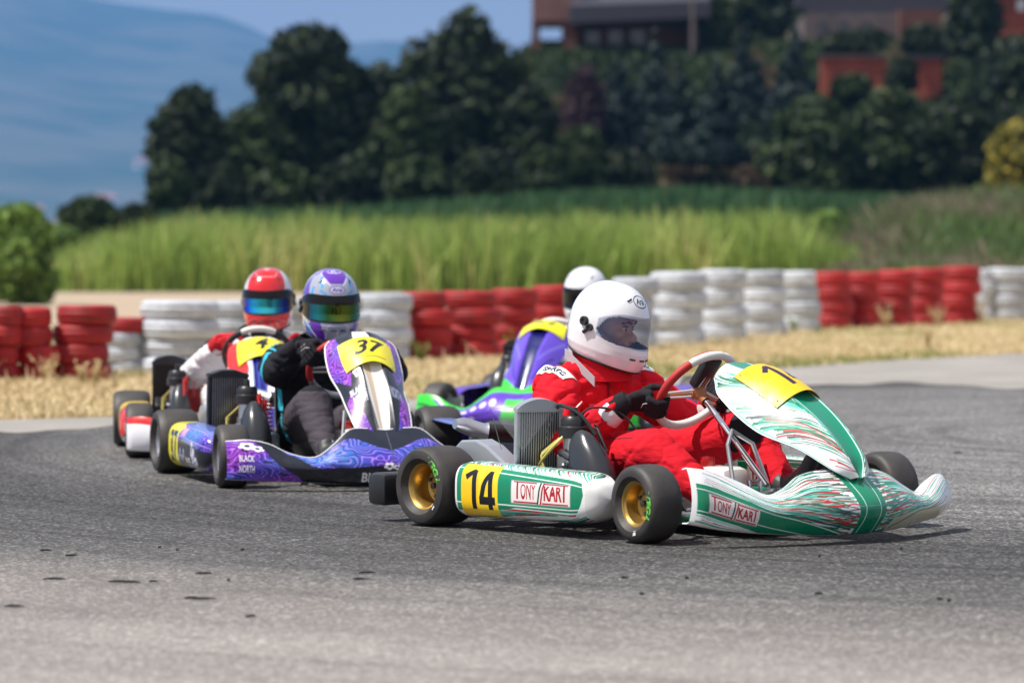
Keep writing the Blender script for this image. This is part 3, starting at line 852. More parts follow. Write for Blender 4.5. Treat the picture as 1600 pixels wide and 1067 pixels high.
STK = [ # x0, x1, base, top, colours bottom to top, description
 (-70, -18, 603, 478, 'rrrr', 'red stack cut by the left frame edge'),
 (-22, 28, 601, 479, 'rrrr', 'leftmost whole red stack'),
 (24, 86, 600, 481, 'rrrr', 'second red stack from the left'),
 (84, 172, 599, 477, 'rrrr', 'third red stack from the left, beside the gap'),
 (164, 226, 588, 497, 'wwwr', 'set-back white stack with a red top'),
 (217, 332, 588, 470, 'wwww', 'wide white stack left of the red helmet'),
 (330, 420, 580, 470, 'wwww', 'white stack behind the red helmet'),
 (412, 500, 574, 466, 'wwww', 'white stack behind the two helmets'),
 (492, 572, 569, 462, 'wwww', 'white stack behind the purple helmet'),
 (560, 638, 565, 459, 'wwww', 'white stack at the end of the left white run'),
 (634, 700, 563, 456, 'rrrr', 'red stack next to the left white run'),
 (694, 778, 561, 455, 'rrrr', 'second red stack of the middle run'),
 (772, 842, 558, 451, 'rrrr', 'third red stack of the middle run'),
 (836, 900, 555, 446, 'rrrr', 'red stack left of the plain white helmet'),
 (894, 962, 551, 441, 'wwww', 'white stack hidden by the plain white helmet'),
 (956, 1024, 547, 434, 'wwww', 'white stack beside the front driver helmet'),
 (1016, 1100, 541, 425, 'wwww', 'second white stack right of the front helmet'),
 (1092, 1163, 535, 421, 'wwww', 'third white stack right of the front helmet'),
 (1157, 1226, 526, 423, 'wwww', 'fourth white stack right of the front helmet'),
 (1219, 1278, 518, 424, 'wwww', 'white stack touching the right red run'),
 (1273, 1328, 513, 425, 'rrrr', 'first red stack of the right run'),
 (1324, 1374, 512, 425, 'rrrr', 'second red stack of the right run'),
 (1368, 1426, 511, 422, 'rrrr', 'third red stack of the right run'),
 (1420, 1476, 509, 419, 'rrrr', 'fourth red stack of the right run'),
 (1469, 1527, 506, 416, 'rrrr', 'last red stack of the right run'),
 (1522, 1552, 500, 421, 'wwww', 'narrow white stack after the right red run'),
 (1546, 1608, 500, 419, 'wwww', 'white stack at the right frame edge'),
 (1604, 1660, 497, 417, 'wwww', 'white stack beyond the right frame edge'),
]
LEV = ['lowest', 'lower middle', 'upper middle', 'top']
for x0, x1, yb, yt, cols, desc in STK:
    Yf = F * HC / (yb - YH)
    rad = (x1 - x0) / 2 / F * Yf * 1.09
    Yc = Yf + rad * .7
    rad *= Yc / Yf
    xc = ((x0 + x1) / 2 - 800) / F * Yc
    th = (yb - yt) / F * Yf / len(cols)
    for k, ch in enumerate(cols):
        b = base_t[ch]
        if used[ch]: o = b.copy(); COL.objects.link(o)
        else: o = b; used[ch] = True
        o.location = (xc + random.uniform(-.045, .045) * (k > 0), Yc + random.uniform(-.02, .02), k * th)
        o.rotation_euler = (random.uniform(-.015, .015), random.uniform(-.02, .02) * (k > 0), random.random() * 6.28)
        o.scale = (rad * random.uniform(.97, 1.03), rad * random.uniform(.97, 1.03), th * .99)
        tag(o, f"{'red' if ch == 'r' else 'white'} tyre, {LEV[k]} of the {desc}", 'tyre', 'painted tyres stacked as a barrier')

# rubber crumbs and twigs on the track
cr = MB(); rr_ = random.Random(4)
for px_, py_, L_ in [(83, 907, .06), (185, 911, .07), (205, 912, .05), (238, 911, .03), (318, 938, .06), (300, 937, .04), (390, 966, .03), (317, 898, .05), (574, 897, .05), (563, 907, .05), (22, 950, .05), (1498, 709, .05), (70, 862, .04), (110, 870, .03), (975, 905, .02), (1280, 930, .02)] + [(rr_.uniform(0, 1600), rr_.uniform(850, 960), rr_.uniform(.006, .014)) for _ in range(10)]:
    x, y, _ = gp(px_, py_)
    P_ = [(x + (q - .5) * L_ + rr_.uniform(-.004, .004), y + rr_.uniform(-.008, .008), .004 + .002 * math.sin(q * 3.1)) for q in (0, .33, .66, 1)]
    cr.tube(P_, [.002, .004, .0035, .0015], 6)
o = cr.build('rubber_debris', mat('black_rubber_crumb', (.02, .02, .02), .8))
tag(o, 'black rubber crumbs and scraps scattered on the asphalt', 'debris', kind='stuff')

# weeds at the foot of the tyres
def weed(px_, py_, h_, label):
    x, y, _ = gp(px_, py_); w = MB(); r = random.Random(int(px_))
    root = empty('weed', loc=(x, y, 0)); tag(root, label, 'weed', 'weeds at the foot of the tyres')
    for i in range(14):
        a = r.random() * 6.28; l = h_ * (.5 + .5 * r.random()); d = l * r.uniform(.1, .6)
        w.tube([(0, 0, 0), (math.cos(a) * d * .4, math.sin(a) * d * .4, l * .6), (math.cos(a) * d, math.sin(a) * d, l)], [.005, .004, .002], 5)
        for k in range(5):
            q = .4 + .12 * k; c = Vector((math.cos(a) * d * q, math.sin(a) * d * q, l * q)); e = Vector((r.uniform(-1, 1), r.uniform(-1, 1), .4)).normalized() * .04
            f = Vector((-e.y, e.x, 0)) * .35
            w.add([c, c + e * .5 + f, c + e, c + e * .5 - f], [(0, 1, 2, 3)])
    w.build('stalks', straw[3] if px_ > 200 and px_ < 1300 else straw[0], root)
for px_, py_, h_, l_ in [(75, 604, .28, 'tall dry weed before the second red stack'), (128, 606, .22, 'dry weed before the third red stack'), (150, 605, .22, 'short dry weed at the gap in the barrier'), (657, 570, .25, 'small weed before the middle red run'), (805, 566, .36, 'leafy weed before the red stack left of the white helmet'), (1240, 522, .3, 'green weed at the joint of white and red stacks'), (1385, 516, .4, 'green weed before the middle of the right red run'), (1465, 512, .35, 'weed before the end of the right red run'), (1533, 506, .5, 'tall weed in the gap after the right red run'), (1450, 548, .3, 'lone green tuft in the dry grass')]:
    weed(px_, py_, h_, l_)

# ================================================================== KARTS
chrome = mat('chromed_steel', (.75, .75, .76), .18, 1.0)
alu = mat('brushed_aluminium', (.62, .63, .65), .38, 1.0, bump=(60, .1, .002))
alu_paint = mat('silver_grey_cover', (.36, .39, .43), .35, .35, coat=.3)
blackp = mat('black_plastic', (.018, .019, .021), .38, bump=(40, .1, .002))
airbm = mat('black_moulded_airbox', (.028, .031, .036), .28, spec=.6)
rubber = mat('kart_tyre_rubber', (.022, .021, .021), .58, noise=(9, .22), col2=(.065, .058, .052), bump=(70, .4, .002))
gold = mat('gold_wheel_rim', (.55, .36, .10), .35, .9)
silver = mat('silver_wheel_rim', (.60, .61, .64), .3, .9)
bolt = mat('dark_steel', (.10, .10, .11), .4, .8)
tygreen = mat('green_tyre_lettering', (.12, .55, .06), .6)
tywhite = mat('pale_tyre_sticker', (.6, .6, .58), .6)
rad_core = mat('radiator_fins', (.03, .03, .035), .45, .4)
finm = mat('radiator_tubes', (.42, .44, .47), .35, .8)
redcap = mat('red_plastic', (.55, .02, .02), .35, coat=.2)
tankm = mat('white_fuel_tank', (.72, .72, .68), .35, trans=.0)
hose_y = mat('yellow_hose', (.55, .48, .12), .4)
clear = mat('clear_plastic', (.9, .9, .92), .05, alpha=.12)
grip_red = mat('red_wheel_grip', (.45, .02, .02), .6, bump=(120, .2, .001))
grip_white = mat('white_wheel_grip', (.75, .73, .68), .45)
grip_dark = mat('black_wheel_grip', (.02, .02, .02), .6)
plate_black = mat('plate_backing', (.02, .02, .02), .6)
seatm = mat('grey_fibreglass_seat', (.09, .09, .10), .35)
orangehose = mat('copper_cable', (.5, .18, .07), .4)

def wheel_mesh_parts(kart, name, loc, r, w, rim_m, right, steer=0.0, lettering=True, tilt=0.0):
    root = empty(name, kart, loc)
    root.rotation_euler = (tilt, 0, steer)
    side = -1 if right else 1                        # outer face direction on local y
    ri = r * .535
    t = MB()
    h = w / 2
    prof = [(ri, -h * .62), (ri + .004, -h * .72), (ri + .012, -h * .80), (r * .70, -h * .98), (r * .80, -h * 1.0), (r * .90, -h * .95), (r * .965, -h * .80), (r * .99, -h * .60), (r, -h * .3), (r, 0), (r, h * .3), (r * .99, h * .60), (r * .965, h * .80), (r * .90, h * .95), (r * .80, h * 1.0), (r * .70, h * .98), (ri + .012, h * .80), (ri + .004, h * .72), (ri, h * .62)]
    t.lathe(prof, axis='y', n=64)
    if lettering:
        def sidewall(V, ang0, span, r0, r1):
            out = []
            for x, y in V:
                a = ang0 - span * x if right else ang0 + span * x * -1
                rr = r0 + (r1 - r0) * y
                q = rr / r
                hh = h * float(np.interp(q, [.62, .70, .80, .90], [.85, .98, 1.0, .95])) + .0012
                xx = math.cos(a) * rr
                out.append((xx * (1 if right else -1), side * hh, math.sin(a) * rr))
            return out
        V_, T_, _a = text_tris('VEGA', .045)
        t.add(sidewall(V_, R(lettering[0]), R(58), r * .675, r * .86), [tuple(int(i) for i in q) for q in T_], 1)
        a0 = R(lettering[0] - 100)
        t.add(sidewall([(0, 0), (1, 0), (1, 1), (0, 1)], a0, R(9), r * .68, r * .80), [(0, 1, 2, 3)], 2)
    t.build('tyre', [rubber, tygreen, tywhite], root)
    m = MB()
    prof = [(ri + .001, h * .70), (ri + .006, h * .74), (ri + .001, h * .66), (ri - .006, h * .58), (ri - .010, h * .2), (ri - .014, -h * .05), (ri * .62, -h * .12), (ri * .55, -h * .05), (ri * .42, -h * .02), (ri * .40, h * .10), (.012, h * .12), (.0, h * .12)]
    m.lathe([(a, b * side) for a, b in prof], axis='y', n=40)
    m.lathe([(ri - .010, -side * h * .2), (ri - .002, -side * h * .7), (ri + .004, -side * h * .74)], axis='y', n=40)
    for k in range(3):
        a = k * 2 * PI / 3 + .5
        m.lathe([(0, side * h * .16), (.007, side * h * .15), (.008, -side * h * .1)], (math.cos(a) * ri * .5, 0, math.sin(a) * ri * .5), 'y', 8, 1)
    m.lathe([(0, side * h * .32), (.010, side * h * .30), (.012, side * h * .05)], (0, 0, 0), 'y', 12, 1)
    m.tube([(math.cos(.9) * ri * .8, side * h * .1, math.sin(.9) * ri * .8), (math.cos(.9) * ri * .72, side * h * .35, math.sin(.9) * ri * .72)], .004, 6, 1)
    m.build('rim', [rim_m, bolt], root)
    return root

def pod(kart, img, side, x0=.165, x1=.875, w=.0):
    """side box: u runs rear to front, v from the bottom inside over the outer face to the top inside"""
    m = imat('side_pod_livery', img)
    def fn(u, v):
        uu = u if side < 0 else 1 - u
        x = x0 + (x1 - x0) * (1 - (1 - uu) ** 1.15 if uu > 1 else uu)
        a = R(-112 + 224 * v)
        fr = 1.0 if uu < .80 else math.sqrt(max(0, 1 - ((uu - .80) / .20) ** 2.3))
        rr = 1.0 if uu > .03 else (.93 + .07 * uu / .03)
        ry = .092 * (.16 + .84 * fr) * rr; rz = (.094 - .012 * uu) * (.02 + .98 * fr) * rr
        ca, sa = math.cos(a), math.sin(a)
        cy = -.572 + .0 * uu
        y = cy - ry * (abs(ca) ** .55) * (1 if ca > 0 else -1)
        z = .138 - .004 * uu + rz * (abs(sa) ** .62) * (1 if sa > 0 else -1)
        return (x, y * (-side), z)
    g = MB().grid(fn, 56, 44, flip=(side < 0) is False and False)
    # closing panel at the rear
    ring = [fn(0 if side < 0 else 1, k / 16) for k in range(17)]
    c = Vector((sum(p[0] for p in ring) / 17, sum(p[1] for p in ring) / 17, sum(p[2] for p in ring) / 17))
    g.add([c] + ring, [(0, k + 1, k + 2) for k in range(16)], 1)
    return g.build('side_pod', [m, blackp], kart, solid=.003)

SP14 = dict(
 half=[ # y, x_top, z_top, x_mid, z_mid, x_bot, z_bot
  (0, 1.40, .236, 1.525, .122, 1.475, .030), (.10, 1.388, .236, 1.512, .122, 1.465, .031), (.20, 1.385, .222, 1.485, .120, 1.445, .034),
  (.28, 1.395, .185, 1.46, .115, 1.425, .038), (.36, 1.385, .165, 1.435, .112, 1.405, .044), (.45, 1.355, .205, 1.415, .125, 1.385, .053), (.54, 1.325, .243, 1.365, .150, 1.345, .066), (.615, 1.30, .262, 1.325, .17, 1.31, .083)])
SP37 = dict(
 half=[(0, 1.34, .238, 1.47, .120, 1.44, .030), (.08, 1.335, .245, 1.465, .120, 1.435, .030), (.15, 1.335, .240, 1.45, .118, 1.42, .032), (.22, 1.36, .185, 1.43, .112, 1.40, .034),
  (.30, 1.365, .135, 1.41, .095, 1.38, .038), (.40, 1.34, .150, 1.385, .10, 1.355, .044), (.48, 1.31, .188, 1.35, .11, 1.325, .045), (.56, 1.285, .203, 1.315, .12, 1.30, .048), (.635, 1.245, .200, 1.275, .12, 1.26, .05)])
def spoiler(kart, img, spec, far_drop=.05, rim=None):
    m = imat('front_spoiler_livery', img)
    H = spec['half']; ym = H[-1][0]
    def fn(u, v):
        y = (u * 2 - 1) * ym
        r = spl(H, abs(y))
        dz = -far_drop * (abs(y) / ym) ** 2 if y > 0 else 0
        dz -= (.055 if y > 0 else .004) * max(0, (abs(y) / ym - .86) / .14) ** 2.2
        T = np.array([r[0], r[1] + dz]); M_ = np.array([r[2], r[3] + dz * .5]); B = np.array([r[4], r[5]])
        # bottom lip, crease, top with a rolled edge
        p = spl([(0, B[0] - .03, B[1] - .004), (.06, B[0], B[1]), (.45, M_[0], M_[1]), (.93, T[0], T[1]), (1, T[0] - .022, T[1] - .004)], v)
        e = max(0, (abs(u - .5) * 2 - .965) / .035)
        return (p[0] - .03 * e ** 2, y, p[1])
    g = MB().grid(fn, 110, 30)
    o = g.build('front_spoiler', [m, blackp], kart, solid=.004)
    if rim:
        P = [Vector(fn(u / 60, .955)) + Vector((.002, 0, .002)) for u in range(61)]
        MB().tube(P, .0035, 6).build('edge_trim', rim, o)
    return o

NAS_SPINE = [(0, .88, .583), (.30, 1.08, .550), (.62, 1.29, .440), (.86, 1.44, .300), (1, 1.470, .215)]
NAS_WING = [(0, .925, .150, .53), (.18, .97, .172, .47), (.5, 1.14, .170, .36), (.78, 1.31, .130, .300), (.93, 1.42, .085, .235), (1, 1.450, .035, .208)]
NAS_SPINE37 = [(0, .90, .635), (.25, 1.02, .590), (.55, 1.18, .460), (.85, 1.33, .270), (1, 1.372, .190)]
NAS_WING37 = [(0, .90, .125, .592), (.10, .925, .150, .565), (.35, 1.02, .155, .460), (.52, 1.12, .135, .385), (.70, 1.22, .130, .320), (.90, 1.335, .105, .225), (1, 1.355, .045, .192)]
def nassau_fn(spine, wing, lift=0.0, chan=.022):
    def fn(u, v):
        t = u * 2 - 1; a = abs(t)
        s = spl(spine, v); w = spl(wing, v)
        y = w[1] * t
        k = a ** 1.9
        x = s[0] + (w[0] - s[0]) * k; z = s[1] + (w[2] - s[1]) * k
        # hollow between two ridges
        d = chan * max(0.0, 1 - (a / .36) ** 2) * min(1, v * 5 + .2)
        nx, nz = .55 + .3 * v, .8 - .35 * v
        x -= nx * d; z -= nz * d
        x += nx * lift; z += nz * lift
        return (x, y, z)
    return fn
def nassau(kart, img, spine, wing, plate_img, pv=(.17, .49), pu=.36, chan=.022, rim=None):
    m = imat('front_panel_livery', img)
    fn = nassau_fn(spine, wing, 0, chan)
    o = MB().grid(fn, 60, 60).build('front_panel', [m], kart, solid=.004)
    if rim:
        for sd_ in (0, 1):
            pass
        P = [Vector(fn(0, v / 30)) for v in range(31)] + [Vector(fn(u / 12, 1)) for u in range(1, 12)] + [Vector(fn(1, 1 - v / 30)) for v in range(31)]
        MB().tube(P, .004, 6).build('edge_trim', rim, o)
    pl = imat('number_plate_print', plate_img, .35, .2)
    f2 = nassau_fn(spine, wing, .010, 0)
    def pf(u, v): return f2(.5 + (u - .5) * 2 * pu, pv[1] + (pv[0] - pv[1]) * v)
    p = MB().grid(pf, 24, 16).build('number_plate', [pl], o, solid=.002)
    b = MB()
    for u, v in ((.06, .08), (.94, .08), (.06, .92), (.94, .92)):
        b.sphere(pf(u, v), .0045, 8)
        b_ = None
    b.build('plate_screws', finm, p)
    # stay between column support and panel
    c = spl(spine, .25)
    MB().tube([(c[0] - .02, -.06, c[1] - .05), (c[0] - .10, -.05, c[1] - .12)], .006, 8).tube([(c[0] - .02, .06, c[1] - .05), (c[0] - .10, .05, c[1] - .12)], .006, 8).build('panel_stay', chrome, o)
    return o

SW_C = Vector((.685, 0, .478)); SW_B = Vector((.62, 0, .785)).normalized(); SW_N = Vector((-.785, 0, .62)).normalized(); SW_R = .158
def rim_pt(phi):
    """phi from the right hand side (-y) upwards"""
    return SW_C + Vector((0, -1, 0)) * math.cos(phi) * SW_R + SW_B * math.sin(phi) * SW_R
def steering(kart, style, roll=0.0):
    root = empty('steering_wheel', kart)
    segs = {'tony': [(-28, 42, grip_red), (42, 96, grip_white), (96, 125, grip_white), (125, 205, grip_red), (205, 335 - 3, grip_white)],
            'red': [(-35, 50, grip_red), (50, 130, grip_dark), (130, 215, grip_red), (215, 325, finm)],
            'blue': [(-35, 60, grip_dark), (60, 120, grip_white), (120, 215, grip_dark), (215, 325, grip_dark)],
            'purple': [(-35, 60, grip_red), (60, 120, grip_white), (120, 215, grip_red), (215, 325, grip_dark)]}[style]
    for a, b, m in segs:
        q = MB()
        n = max(6, int((b - a) / 6))
        P = [rim_pt(R(a + (b - a) * k / n + roll)) for k in range(n + 1)]
        q.tube(P, [.0150 if 0 < k < n else .0135 for k in range(n + 1)], 12).build('grip', m, root)
    if style == 'tony':
        P = [rim_pt(R(52 + 40 * k / 8 + roll)) + SW_N * .0140 for k in range(9)]
        for off in (-.006, .006):
            MB().tube([p + (p - SW_C).normalized() * off for p in P], .003, 6).build('grip_stripe', redcap, root)
    sp = MB()
    for a in (-15, 90, 195):
        p = rim_pt(R(a + roll)); d = (SW_C - p)
        side = d.normalized().cross(SW_N) * .012
        for o_ in (-1, 0, 1):
            sp.tube([p + side * o_ * .9, SW_C + side * o_ * 1.3 - SW_N * .012], .0045, 6, 1 if o_ else 0)
    sp.lathe([(0, .012), (.028, .010), (.030, -.012), (.016, -.03), (.016, -.05)], SW_C - SW_N * .008, 'z', 20, 0, rot=SW_N.to_track_quat('Z', 'Y').to_matrix())
    sp.build('hub_and_spokes', [orangehose if style == 'tony' else bolt, grip_white], root)
    q = MB(); rot = SW_N.to_track_quat('Z', 'Y').to_matrix()
    q.box(SW_C + SW_B * .080 + SW_N * .004, (.075, .120, .030), 0, rot)
    q.build('lap_timer', blackp, root, bevel=.006)
    col = MB()
    col.tube([SW_C - SW_N * .04, (.74, 0, .435), (1.03, 0, .165)], .0105, 12)
    col.build('steering_column', chrome, kart)
    st = MB()
    st.tube([(.99, -.10, .06), (.90, -.06, .30), (.86, 0, .345), (.90, .06, .30), (.99, .10, .06)], .008, 8)
    st.build('column_support', alu, kart)
    return root

def kart_common(kart, style, rim_m, frame_m, steer=R(-8), hubs=True, lettering=(64, 26)):
    RY, FY = .597, .575
    L1 = (lettering[0],) if lettering else None; L2 = (lettering[1],) if lettering else None
    wheel_mesh_parts(kart, 'rear_wheel', (0, -RY, .14), .14, .185, rim_m, True, 0, L1)
    wheel_mesh_parts(kart, 'rear_wheel', (0, RY, .14), .14, .185, rim_m, False, 0, L1)
    wheel_mesh_parts(kart, 'front_wheel', (1.04, -FY, .13), .13, .128, rim_m, True, steer, L2)
    wheel_mesh_parts(kart, 'front_wheel', (1.04, FY, .13), .13, .128, rim_m, False, steer, L2)
    MB().tube([(0, -.54, .14), (0, .54, .14)], .022, 14).build('rear_axle', chrome, kart)
    d = MB().lathe([(.02, .02), (.095, .02), (.10, .015), (.10, -.015), (.095, -.02), (.02, -.02)], (0, .22, .14), 'y', 28).build('brake_disc', alu, kart)
    f = MB(); r = .015
    for s in (-1, 1):
        f.tube([(-.12, s * .30, .07), (.0, s * .30, .085), (.35, s * .30, .055), (.75, s * .22, .05), (.95, s * .28, .055), (1.02, s * .40, .07), (1.02, s * .45, .10)], r, 10)
        f.tube([(.25, s * .30, .055), (.25, s * .52, .10), (.72, s * .52, .10), (.78, s * .24, .055)], .010, 8)
        f.tube([(.98, s * .28, .055), (1.22, s * .22, .06), (1.26, s * .10, .075)], .011, 8)
    f.tube([(1.26, -.10, .075), (1.26, .10, .075)], .011, 8)
    f.tube([(-.12, -.30, .07), (-.12, .30, .07)], r, 10).tube([(.40, -.30, .05), (.40, .30, .05)], r, 10).tube([(1.0, -.42, .065), (1.0, .42, .065)], r, 10)
    f.build('chassis_frame', frame_m, kart)
    a = MB()
    for s in (-1, 1):
        a.box((1.04, s * .475, .13), (.045, .03, .09)); a.tube([(1.04, s * .44, .13), (1.04, s * .56, .13)], .012, 10)
        a.tube([(1.04, s * .455, .19), (1.04, s * .455, .07)], .014, 10)
        a.tube([(1.10, s * .455, .105), (1.08, s * .03, .13)], .006, 8)
    a.build('stub_axles', alu, kart)
    MB().box((.82, 0, .040), (.62, .44, .004)).build('floor_tray', alu, kart)
    b = MB()
    b.box((-.285, 0, .115), (.10, 1.30, .115), 0)
    b.build('rear_bumper', blackp, kart, bevel=.02)
    MB().tube([(-.12, -.2, .07), (-.24, -.2, .10)], .012, 8).tube([(-.12, .2, .07), (-.24, .2, .10)], .012, 8).build('bumper_brackets', chrome, kart)
    # seat shell
    def sf(u, v):
        a = (u - .5) * 2
        s = spl([(0, .50, .13, .13), (.25, .36, .075, .155), (.5, .18, .07, .17), (.72, .06, .17, .175), (1, -.02, .44, .155)], v)
        lift = abs(a) ** 3 * (.10 if v < .6 else .04); fwd = abs(a) ** 2.5 * (.02 if v < .5 else .10)
        return (s[0] + fwd, a * s[2] * 1.06, s[1] + lift)
    MB().grid(sf, 24, 30).build('seat', seatm, kart, solid=.005)
    # pedals
    for s in (-1, 1):
        MB().tube([(1.12, s * .16, .06), (1.10, s * .16, .19), (1.095, s * .10, .19), (1.10, s * .10, .09)], .007, 8).build('pedal', chrome, kart)
    MB().tube([(1.12, -.24, .10), (1.24, -.20, .145), (1.27, 0, .16), (1.24, .20, .145), (1.12, .24, .10)], .009, 8).build('front_hoop', chrome, kart)
    tk = MB(); tk.box((.80, 0, .14), (.24, .17, .16), 0, None, (.75, .8)); tk = tk.build('fuel_tank', tankm, kart, bevel=.03)
    MB().lathe([(0, .255), (.026, .25), (.028, .222), (.02, .21)], (.76, -.02, 0), 'z', 18).build('tank_cap', redcap, tk)

def radiator(kart, c, w, h, tilt, frame_m, domed=True, cover=False, fins=18, yaw=0.0):
    root = empty('radiator', kart, c); root.rotation_euler = (0, -tilt, yaw)
    MB().box((0, 0, 0), (.028, w * .84, h * .92)).build('core', rad_core, root)
    f = MB()
    for k in range(fins):
        y = (k + .5) / fins - .5
        f.box((.0165, y * w * .82, 0), (.006, w * .022, h * .90))
    f.build('cooling_tubes', finm if not cover else rad_core, root)
    s = MB()
    s.box((0, -w * .46, 0), (.036, w * .09, h)); s.box((0, w * .46, 0), (.036, w * .09, h))
    s.box((0, 0, -h * .49), (.036, w, h * .06))
    s.build('side_frame', frame_m, root, bevel=.003)
    tp = MB(); n = 12
    for i in range(n):
        a0, a1 = i / n, (i + 1) / n
        zf = lambda q: h * .46 + (h * .02 + (.035 * math.sin(PI * q) ** .7 if domed else .02 * min(q * 3, 1, (1 - q) * 3)))
        y0, y1 = (a0 - .5) * w * 1.02, (a1 - .5) * w * 1.02
        tp.add([(-.03, y0, h * .44), (.03, y0, h * .44), (.03, y1, h * .44), (-.03, y1, h * .44), (-.028, y0, zf(a0)), (.028, y0, zf(a0)), (.028, y1, zf(a1)), (-.028, y1, zf(a1))],
               [(4, 5, 6, 7), (0, 1, 5, 4), (2, 3, 7, 6), (1, 2, 6, 5), (3, 0, 4, 7)])
    tp.build('top_tank', frame_m, root)
    hose = MB().tube([(0, -w * .3, -h * .47), (.06, -w * .2, -h * .52), (.14, 0, -h * .5), (.18, .05, -h * .35)], .014, 10)
    hose.build('coolant_hose', blackp, root)
    return root

def engine(kart, red=False, carb=True, big=True):
    root = empty('engine', kart, (.27, -.29, -.035))
    b = MB()
    b.box((0, 0, .15), (.18, .16, .14))
    b.build('crankcase', alu, root, bevel=.012)
    c = MB()
    for k in range(7):
        c.box((.03, -.02, .235 + .018 * k), (.14, .13, .008))
    c.box((.03, -.02, .29), (.10, .09, .15))
    c.build('finned_cylinder', bolt if not red else redcap, root)
    h = MB().lathe([(0, .045), (.035, .043), (.045, .03), (.045, .01), (.052, .005), (.052, -.03), (.03, -.035)], (.20, -.09, .385), 'z', 20)
    h.lathe([(0, .075), (.012, .072), (.014, .04)], (.20, -.09, .385), 'z', 12)
    h.build('carburettor_top', blackp, root)
    cb = MB(); cb.lathe([(.036, .36), (.038, .30), (.034, .22), (.03, .16)], (.20, -.09, 0), 'z', 18)
    cb.box((.19, -.095, .27), (.075, .06, .05)); cb.lathe([(0, .012), (.022, .01), (.026, -.03)], (.235, -.09, .27), 'x', 16)
    for k in range(5): cb.sphere((.155 + .022 * k, -.135, .20 + .03 * (k % 3)), .011, 8)
    cb.build('carburettor', alu, root, smooth='auto')
    hs = MB().tube([(.12, -.10, .34), (.10, -.145, .30), (.11, -.16, .24), (.15, -.155, .19)], .0055, 8).tube([(.14, -.10, .35), (.11, -.16, .29), (.14, -.165, .21)], .005, 8)
    hs.build('fuel_hose', hose_y, root)
    rr = random.Random(3)
    for k in range(6):
        p = Vector((.05 + .05 * k, -.06, .33)); q = p + Vector((rr.uniform(-.06, .06), rr.uniform(-.05, .05), rr.uniform(.02, .08)))
        MB().tube([p, (p + q) / 2 + Vector((0, 0, .03)), q, q + Vector((.05, 0, -.08))], .004, 6).build('cable', blackp if not red else redcap, root)
    return root

def airbox(kart, c, h=.30, w=.155, lean=.05):
    """rounded black intake silencer standing beside the seat"""
    def fn(u, v):
        a = 2 * PI * u
        s = spl([(0, .0, .60), (.04, .0, .82), (.12, .0, .90), (.16, .0, 1.0), (.45, .25, .98), (.72, .6, .80), (.90, .9, .50), (1, 1.0, .03)], v)
        ca, sa = math.cos(a), math.sin(a)
        x = c[0] - lean * s[0] * 1.6 + w * .62 * s[1] * abs(ca) ** .8 * (1 if ca > 0 else -1)
        y = c[1] + w * .42 * s[1] * abs(sa) ** .8 * (1 if sa > 0 else -1)
        z = c[2] + h * (v if v < .9 else .9 + .1 * math.sin((v - .9) / .1 * PI / 2))
        return (x, y, z)
    o = MB().grid(fn, 40, 36, flip=False).build('airbox', airbm, kart)
    b = MB(); b.box((c[0], c[1], c[2] + h * .10), (w * 1.3, w * .95, .012)); b.box((c[0], c[1], c[2] + .01), (w * 1.1, w * .8, .03))
    b.build('airbox_tray', blackp, o, bevel=.008)
    return o

def silencer(kart, dy=.155):
    root = empty('exhaust', kart, (0, dy, 0))
    P = [(-.13, -.50, .325), (-.13, -.20, .318)]
    MB().tube([(-.10, -.445, .312), (-.02, -.20, .300), (.02, -.10, .297)], .034, 18).build('silencer_can', blackp, root)
    MB().tube([(-.135, -.56, .345), (-.13, -.53, .342), (-.108, -.46, .315), (-.095, -.44, .312)], [.018, .028, .033, .036], 18).build('end_cap', alu, root)
    MB().tube([(.02, -.10, .297), (.10, -.08, .29), (.20, -.12, .27), (.30, -.22, .26)], .024, 14).build('header_pipe', alu, root)
    MB().tube([(-.11, -.50, .30), (-.13, -.49, .20), (-.12, -.40, .10)], .010, 8).tube([(-.08, -.42, .28), (-.10, -.42, .12)], .010, 8).build('silencer_bracket', finm, root)

def chain_guard(kart, m):
    g = MB(); pr_ = [(-.085, .17), (-.07, .25), (-.01, .295), (.07, .300), (.13, .28), (.24, .215), (.24, .13), (.10, .09), (-.06, .11)]
    y0, y1 = -.485, -.40
    V = [(x, y0, z) for x, z in pr_] + [(x, y1, z) for x, z in pr_]; n = len(pr_)
    g.add(V, [tuple(range(n)), tuple(range(n, 2 * n))[::-1]] + [(i, i + n, (i + 1) % n + n, (i + 1) % n) for i in range(n)])
    return g.build('chain_guard', m, kart, smooth=False, bevel=.008)

def make_kart(name, label, x, y, th):
    k = empty(name, None, (x, y, 0), -R(th)); tag(k, label, 'go-kart', 'go-karts racing through the bend')
    return k

# ---- liveries
def num14(c, x0, y0, x1, y1, col, w=.062):
    X = lambda t: x0 + (x1 - x0) * t
    Y = lambda t: y0 + (y1 - y0) * t
    c.line([(X(.30), Y(0)), (X(.30), Y(1.0))], w * 1.1, col); c.line([(X(.31), Y(.98)), (X(.02), Y(.70))], w, col)
    c.line([(X(.84), Y(0)), (X(.84), Y(1.0))], w * 1.1, col); c.line([(X(.84), Y(.97)), (X(.52), Y(.30))], w * .9, col); c.line([(X(.48), Y(.28)), (X(1.0), Y(.28))], w, col)

